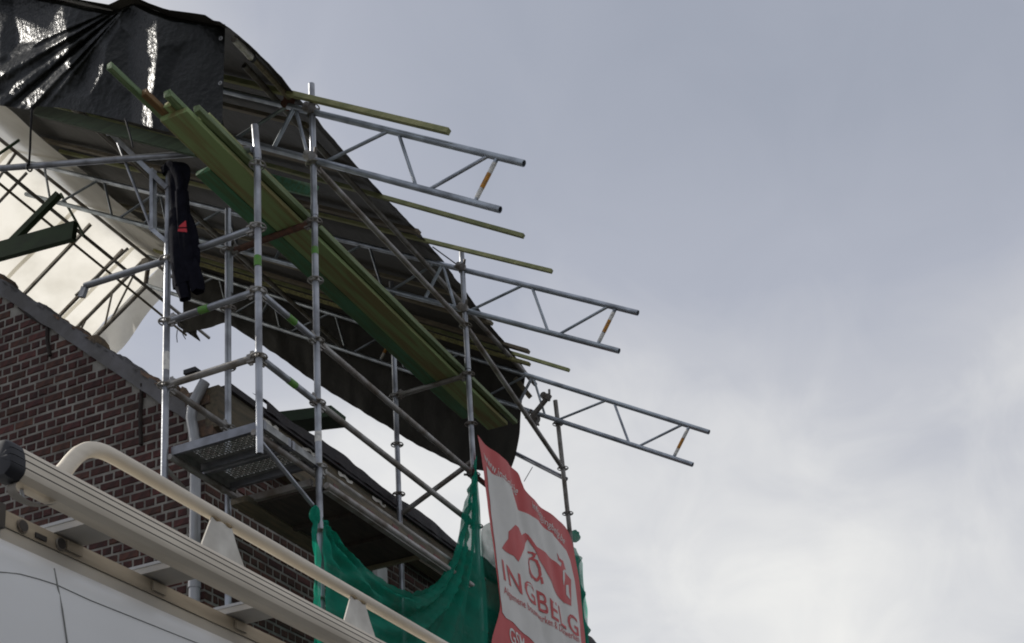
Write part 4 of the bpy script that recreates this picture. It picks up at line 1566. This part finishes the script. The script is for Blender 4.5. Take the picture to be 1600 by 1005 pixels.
def loft(rows, flat=.45, seed=0, n=22):
    rows = [V(r_) for r_ in rows]
    steps = (len(rows) - 1) * 4
    mb_ = MB()

    def fn(u, v):
        q = smoothcurve(rows, v)
        c = at(q.x, q.y, 'X', XJ)
        wv = at(q.x + q.z, q.y, 'X', XJ)
        hw = (wv - c).length
        a = 2 * math.pi * u
        k = 1 + .16 * math.sin(5 * a + seed + 3 * v) + .14 * nz(math.cos(a) * 1.6, math.sin(a) * 1.6, v * 5 + seed)
        return c + V((-hw * flat * math.sin(a) * k, -hw * math.cos(a) * k, .012 * nz(a, v * 6, seed)))
    mb_.grid(fn, n, steps)
    return mb_


loft(prof, .42, 1).build('body', 'cloth_navy', jk, ang=80)
loft([(283, 300, 8), (286, 340, 9), (290, 390, 10), (300, 420, 11), (307, 440, 10), (310, 456, 8)], .7, 4, 14).build('sleeve', 'cloth_navy', jk, ang=80)
loft([(275, 330, 8), (277, 380, 10), (281, 425, 11), (286, 450, 9), (289, 468, 7)], .7, 9, 14).build('sleeve', 'cloth_navy', jk, ang=80)
loft([(259, 272, 4), (262, 262, 7), (270, 259, 9), (279, 268, 9), (284, 285, 8), (284, 305, 6)], .9, 6, 14).build('hood', 'cloth_navy', jk, ang=80)
em = MB()
for poly in ([(280, 353), (290, 344.5), (291, 354.5), (279, 355)], [(278.5, 357.5), (291.3, 357), (292, 362.5), (277.5, 361.5)]):
    em.prism([at(*q, 'X', XJ - .135) for q in poly], (.004, 0, 0))
em.build('red_emblem', 'cloth_red', jk, smooth=False)

# ------------------------------------------------------------------ van with roof rack
van = thing('van', (1.5, 2.7, 0), 'white panel van with cream aluminium roof rack parked close by', 'van')
sec = [(1.66, .35), (1.64, .9), (1.65, 1.5), (1.68, 2.0), (1.705, 2.3), (1.725, 2.45), (1.745, 2.55), (1.772, 2.61), (1.805, 2.645), (1.86, 2.668), (1.95, 2.685), (2.2, 2.70), (2.7, 2.71)]
sec = sec + [(5.4 - y, z_) for y, z_ in reversed(sec[:-1])]
XV0, XV1 = -1.6, 4.35


def body(u, v):
    k = v * (len(sec) - 1)
    i = min(int(k), len(sec) - 2)
    y, z_ = lerp(sec[i][0], sec[i + 1][0], k - i), lerp(sec[i][1], sec[i + 1][1], k - i)
    x_ = lerp(XV0, XV1, u)
    t_ = max(0, (x_ - 3.9) / .45)
    y = 2.7 + (y - 2.7) * (1 - .04 * t_ * t_)
    return V((x_, y, z_))


MB().grid(body, 30, (len(sec) - 1) * 3).build('body', 'van_paint', van, ang=60)
MB().prism([(XV0, y, z_) for y, z_ in sec], (.01, 0, 0)).build('front_panel', 'van_paint', van, smooth=False)
MB().prism([(XV1 - .01, 2.7 + (y - 2.7) * .96, z_) for y, z_ in sec], (.01, 0, 0)).build('rear_door', 'van_paint', van, smooth=False)


def side_y(z_):
    for (a_, c_) in zip(sec, sec[1:]):
        if a_[1] <= z_ <= c_[1]:
            return lerp(a_[0], c_[0], (z_ - a_[1]) / (c_[1] - a_[1]))
    return sec[0][0]


def on_side(px, py):
    y = 1.7
    for _ in range(12):
        p = at(px, py, 'Y', y)
        y = side_y(min(max(p.z, .4), 2.69))
    return at(px, py, 'Y', y)


MB().tube([on_side(*q) + V((0, -.0016, 0)) for q in ((66, 862), (74, 868), (80, 876), (84, 890), (90, 920), (97, 955), (104, 1003), (108, 1040), (112, 1090))], .0014, 6).build('door_seam', 'van_seam', van)
MB().tube([on_side(*q) + V((0, -.001, 0)) for q in ((-30, 896), (0, 894), (30, 897), (60, 905), (88, 914), (140, 938), (200, 962), (260, 986), (320, 1010), (400, 1045))], .0010, 6).build('panel_crease', 'van_seam', van)
for xw in (-.5, 3.1):
    for yw in (1.72, 3.48):
        wh = MB().tube([(xw, yw - .1, .34), (xw, yw + .1, .34)], .34, 28).build('wheel', 'rubber', van)
        MB().tube([(xw, yw - .105, .34), (xw, yw + .105, .34)], .2, 20).build('rim', 'zinc', wh)
MB().box((-1.45, 1.625, 1.25), (-.5, 1.634, 1.9)).build('side_window', 'van_glass', van, smooth=False)

# lower side rail on the roof
YRL = 1.85
a0, a1 = at(6, 800, 'Y', YRL), at(6, 820, 'Y', YRL)
rail = MB().box((1.79, YRL, 2.70), (4.2, YRL + .035, 2.734)).build('side_rail', 'rack_rail', van, smooth=False)
MB().box((1.79, YRL + .004, 2.664), (4.2, YRL + .03, 2.699)).build('rail_foot', 'rack_bar', van, smooth=False)
MB().box((1.74, YRL - .01, 2.69), (1.788, YRL + .04, 2.74)).build('rail_end', 'rubber', van, smooth=False)
for xq in (1.84, 1.945):
    MB().tube([(xq, YRL - .006, 2.716), (xq, YRL - .001, 2.716)], .0115, 14).build('rail_hole', 'rubber', rail)
    MB().ring((xq, YRL - .003, 2.716), .012, .0025, (0, 1, 0), 16, 6).build('rail_grommet', 'fitting', rail)
MB().box((1.875, YRL - .004, 2.706), (1.905, YRL - .001, 2.716)).build('rail_slot', 'rubber', rail, smooth=False)
# cross bars
for xq in (1.93, 2.20, 2.505, 2.95, 3.4, 3.85):
    cb = MB().box((xq, 1.757, 2.737), (xq + .085, 3.55, 2.752)).build('cross_bar', 'rack_bar', van, smooth=False)
    MB().box((xq - .002, 1.757, 2.752), (xq + .006, 3.56, 2.759)).build('bar_lip', 'zinc', cb, smooth=False)
    MB().box((xq + .03, YRL - .006, 2.708), (xq + .075, YRL - .001, 2.729)).build('bar_tag', 'rack_rail', cb, smooth=False)
# big ribbed side beam with black end cap
YB0 = 1.70
pr = [(YB0 + .012, 2.717), (YB0, 2.727), (YB0 - .004, 2.737), (YB0 - .004, 2.7385), (YB0 + .000, 2.7395), (YB0 - .003, 2.7405), (YB0 - .003, 2.754), (YB0 + .001, 2.755), (YB0 - .002, 2.756),
      (YB0 + .000, 2.7685), (YB0 + .004, 2.7695), (YB0 + .001, 2.7705), (YB0 + .006, 2.781), (YB0 + .016, 2.789), (YB0 + .04, 2.790), (YB0 + .055, 2.780), (YB0 + .055, 2.725), (YB0 + .042, 2.717)]
beam = MB().prism([(1.686, y, z_) for y, z_ in pr], (2.6, 0, 0)).build('side_beam', 'rack_alu', van, ang=25)
for zz, dy in ((2.7395, -.0012), (2.755, -.0002), (2.7695, .0028)):
    MB().box((1.686, YB0 + dy - .0022, zz - .0021), (4.3, YB0 + dy + .001, zz + .0021)).build('groove_shade_strip', 'groove_shade', beam, smooth=False)  # dark strips paint the shade into the beam's grooves
cy_, cz_ = YB0 + .025, 2.753


def cap(u, v):
    k = u * len(pr)
    i = int(k) % len(pr)
    j = (i + 1) % len(pr)
    y, z_ = lerp(pr[i][0], pr[j][0], k - int(k)), lerp(pr[i][1], pr[j][1], k - int(k))
    s_ = [1.03, 1.04, 1.02, .95, .7, .0][int(round(v * 5))]
    dx = [.004, -.012, -.024, -.030, -.032, -.032][int(round(v * 5))]
    return V((1.686 + dx, cy_ + (y - cy_) * s_, cz_ + (z_ - cz_) * s_))


MB().grid(cap, 36, 5).build('end_cap', 'rubber', beam, ang=50)
# curved hook strip below the cap
hk = [(1.79, .0, 2.713), (1.76, .0, 2.698), (1.73, .0, 2.690), (1.70, .0, 2.690), (1.685, .0, 2.698), (1.683, .0, 2.710), (1.692, .0, 2.717)]
hp = [V(q) for q in hk]
hook = MB().grid(lambda u, v: smoothcurve(hp, v) + V((0, YB0 + .01 + .022 * u, 0)), 2, 24)
hook.build('hook_strip', 'rack_rail', van, ang=80)
MB().tube([(1.715, YB0 + .03, 2.715), (1.72, YB0 + .03, 2.703), (1.715, YB0 + .03, 2.695)], .004, 8).build('hook_pin', 'zinc', van)
# upper tube with bent front end
YT = 1.75
A = lambda px, py: at(px, py, 'Y', YT)
zt = 2.902
xb0 = A(150, 712).x
tube_pts = [V((xb0 - .115, YT - .01, 2.785)), V((xb0 - .095, YT - .008, 2.808)), V((xb0 - .072, YT - .004, 2.838)), V((xb0 - .045, YT, 2.868)), V((xb0 - .015, YT, 2.889)), V((xb0 + .025, YT, 2.900)), V((xb0 + .08, YT, zt)), V((4.3, YT, zt))]
sm = [smoothcurve(tube_pts[:7], k / 18) for k in range(19)] + [tube_pts[7]]
tb_ = MB().tube(sm, .0165, 16).build('load_tube', 'rack_alu', van)
# bracket plates between beam and tube
for px0 in (0, 1, 2):
    x0 = at(345, 850, 'Y', YT - .02).x + px0 * (at(560, 965, 'Y', YT - .02).x - at(345, 850, 'Y', YT - .02).x)
    poly = [(x0 - .062, YT - .012, 2.792), (x0 - .055, YT - .012, 2.812), (x0 - .022, YT - .012, 2.884), (x0 + .052, YT - .012, 2.884), (x0 + .075, YT - .012, 2.842), (x0 + .112, YT - .012, 2.788)]
    pl = MB().prism(poly, (0, .004, 0)).build('bracket_plate', 'rack_plate', van, smooth=False)
    for dx in (-.006, .04):
        def weld(u, v, dx=dx, x0=x0):
            a_ = 2 * math.pi * u
            r_ = .0055 * (1 + .4 * nz(v * 8, u * 4, dx * 50)) * math.sin(math.pi * min(1, max(.02, v)))
            return V((x0 + dx - .018 + .036 * v, YT - .012 + r_ * math.cos(a_), 2.886 + r_ * math.sin(a_)))
        MB().grid(weld, 8, 10).build('weld_seam', 'rack_weld', pl)
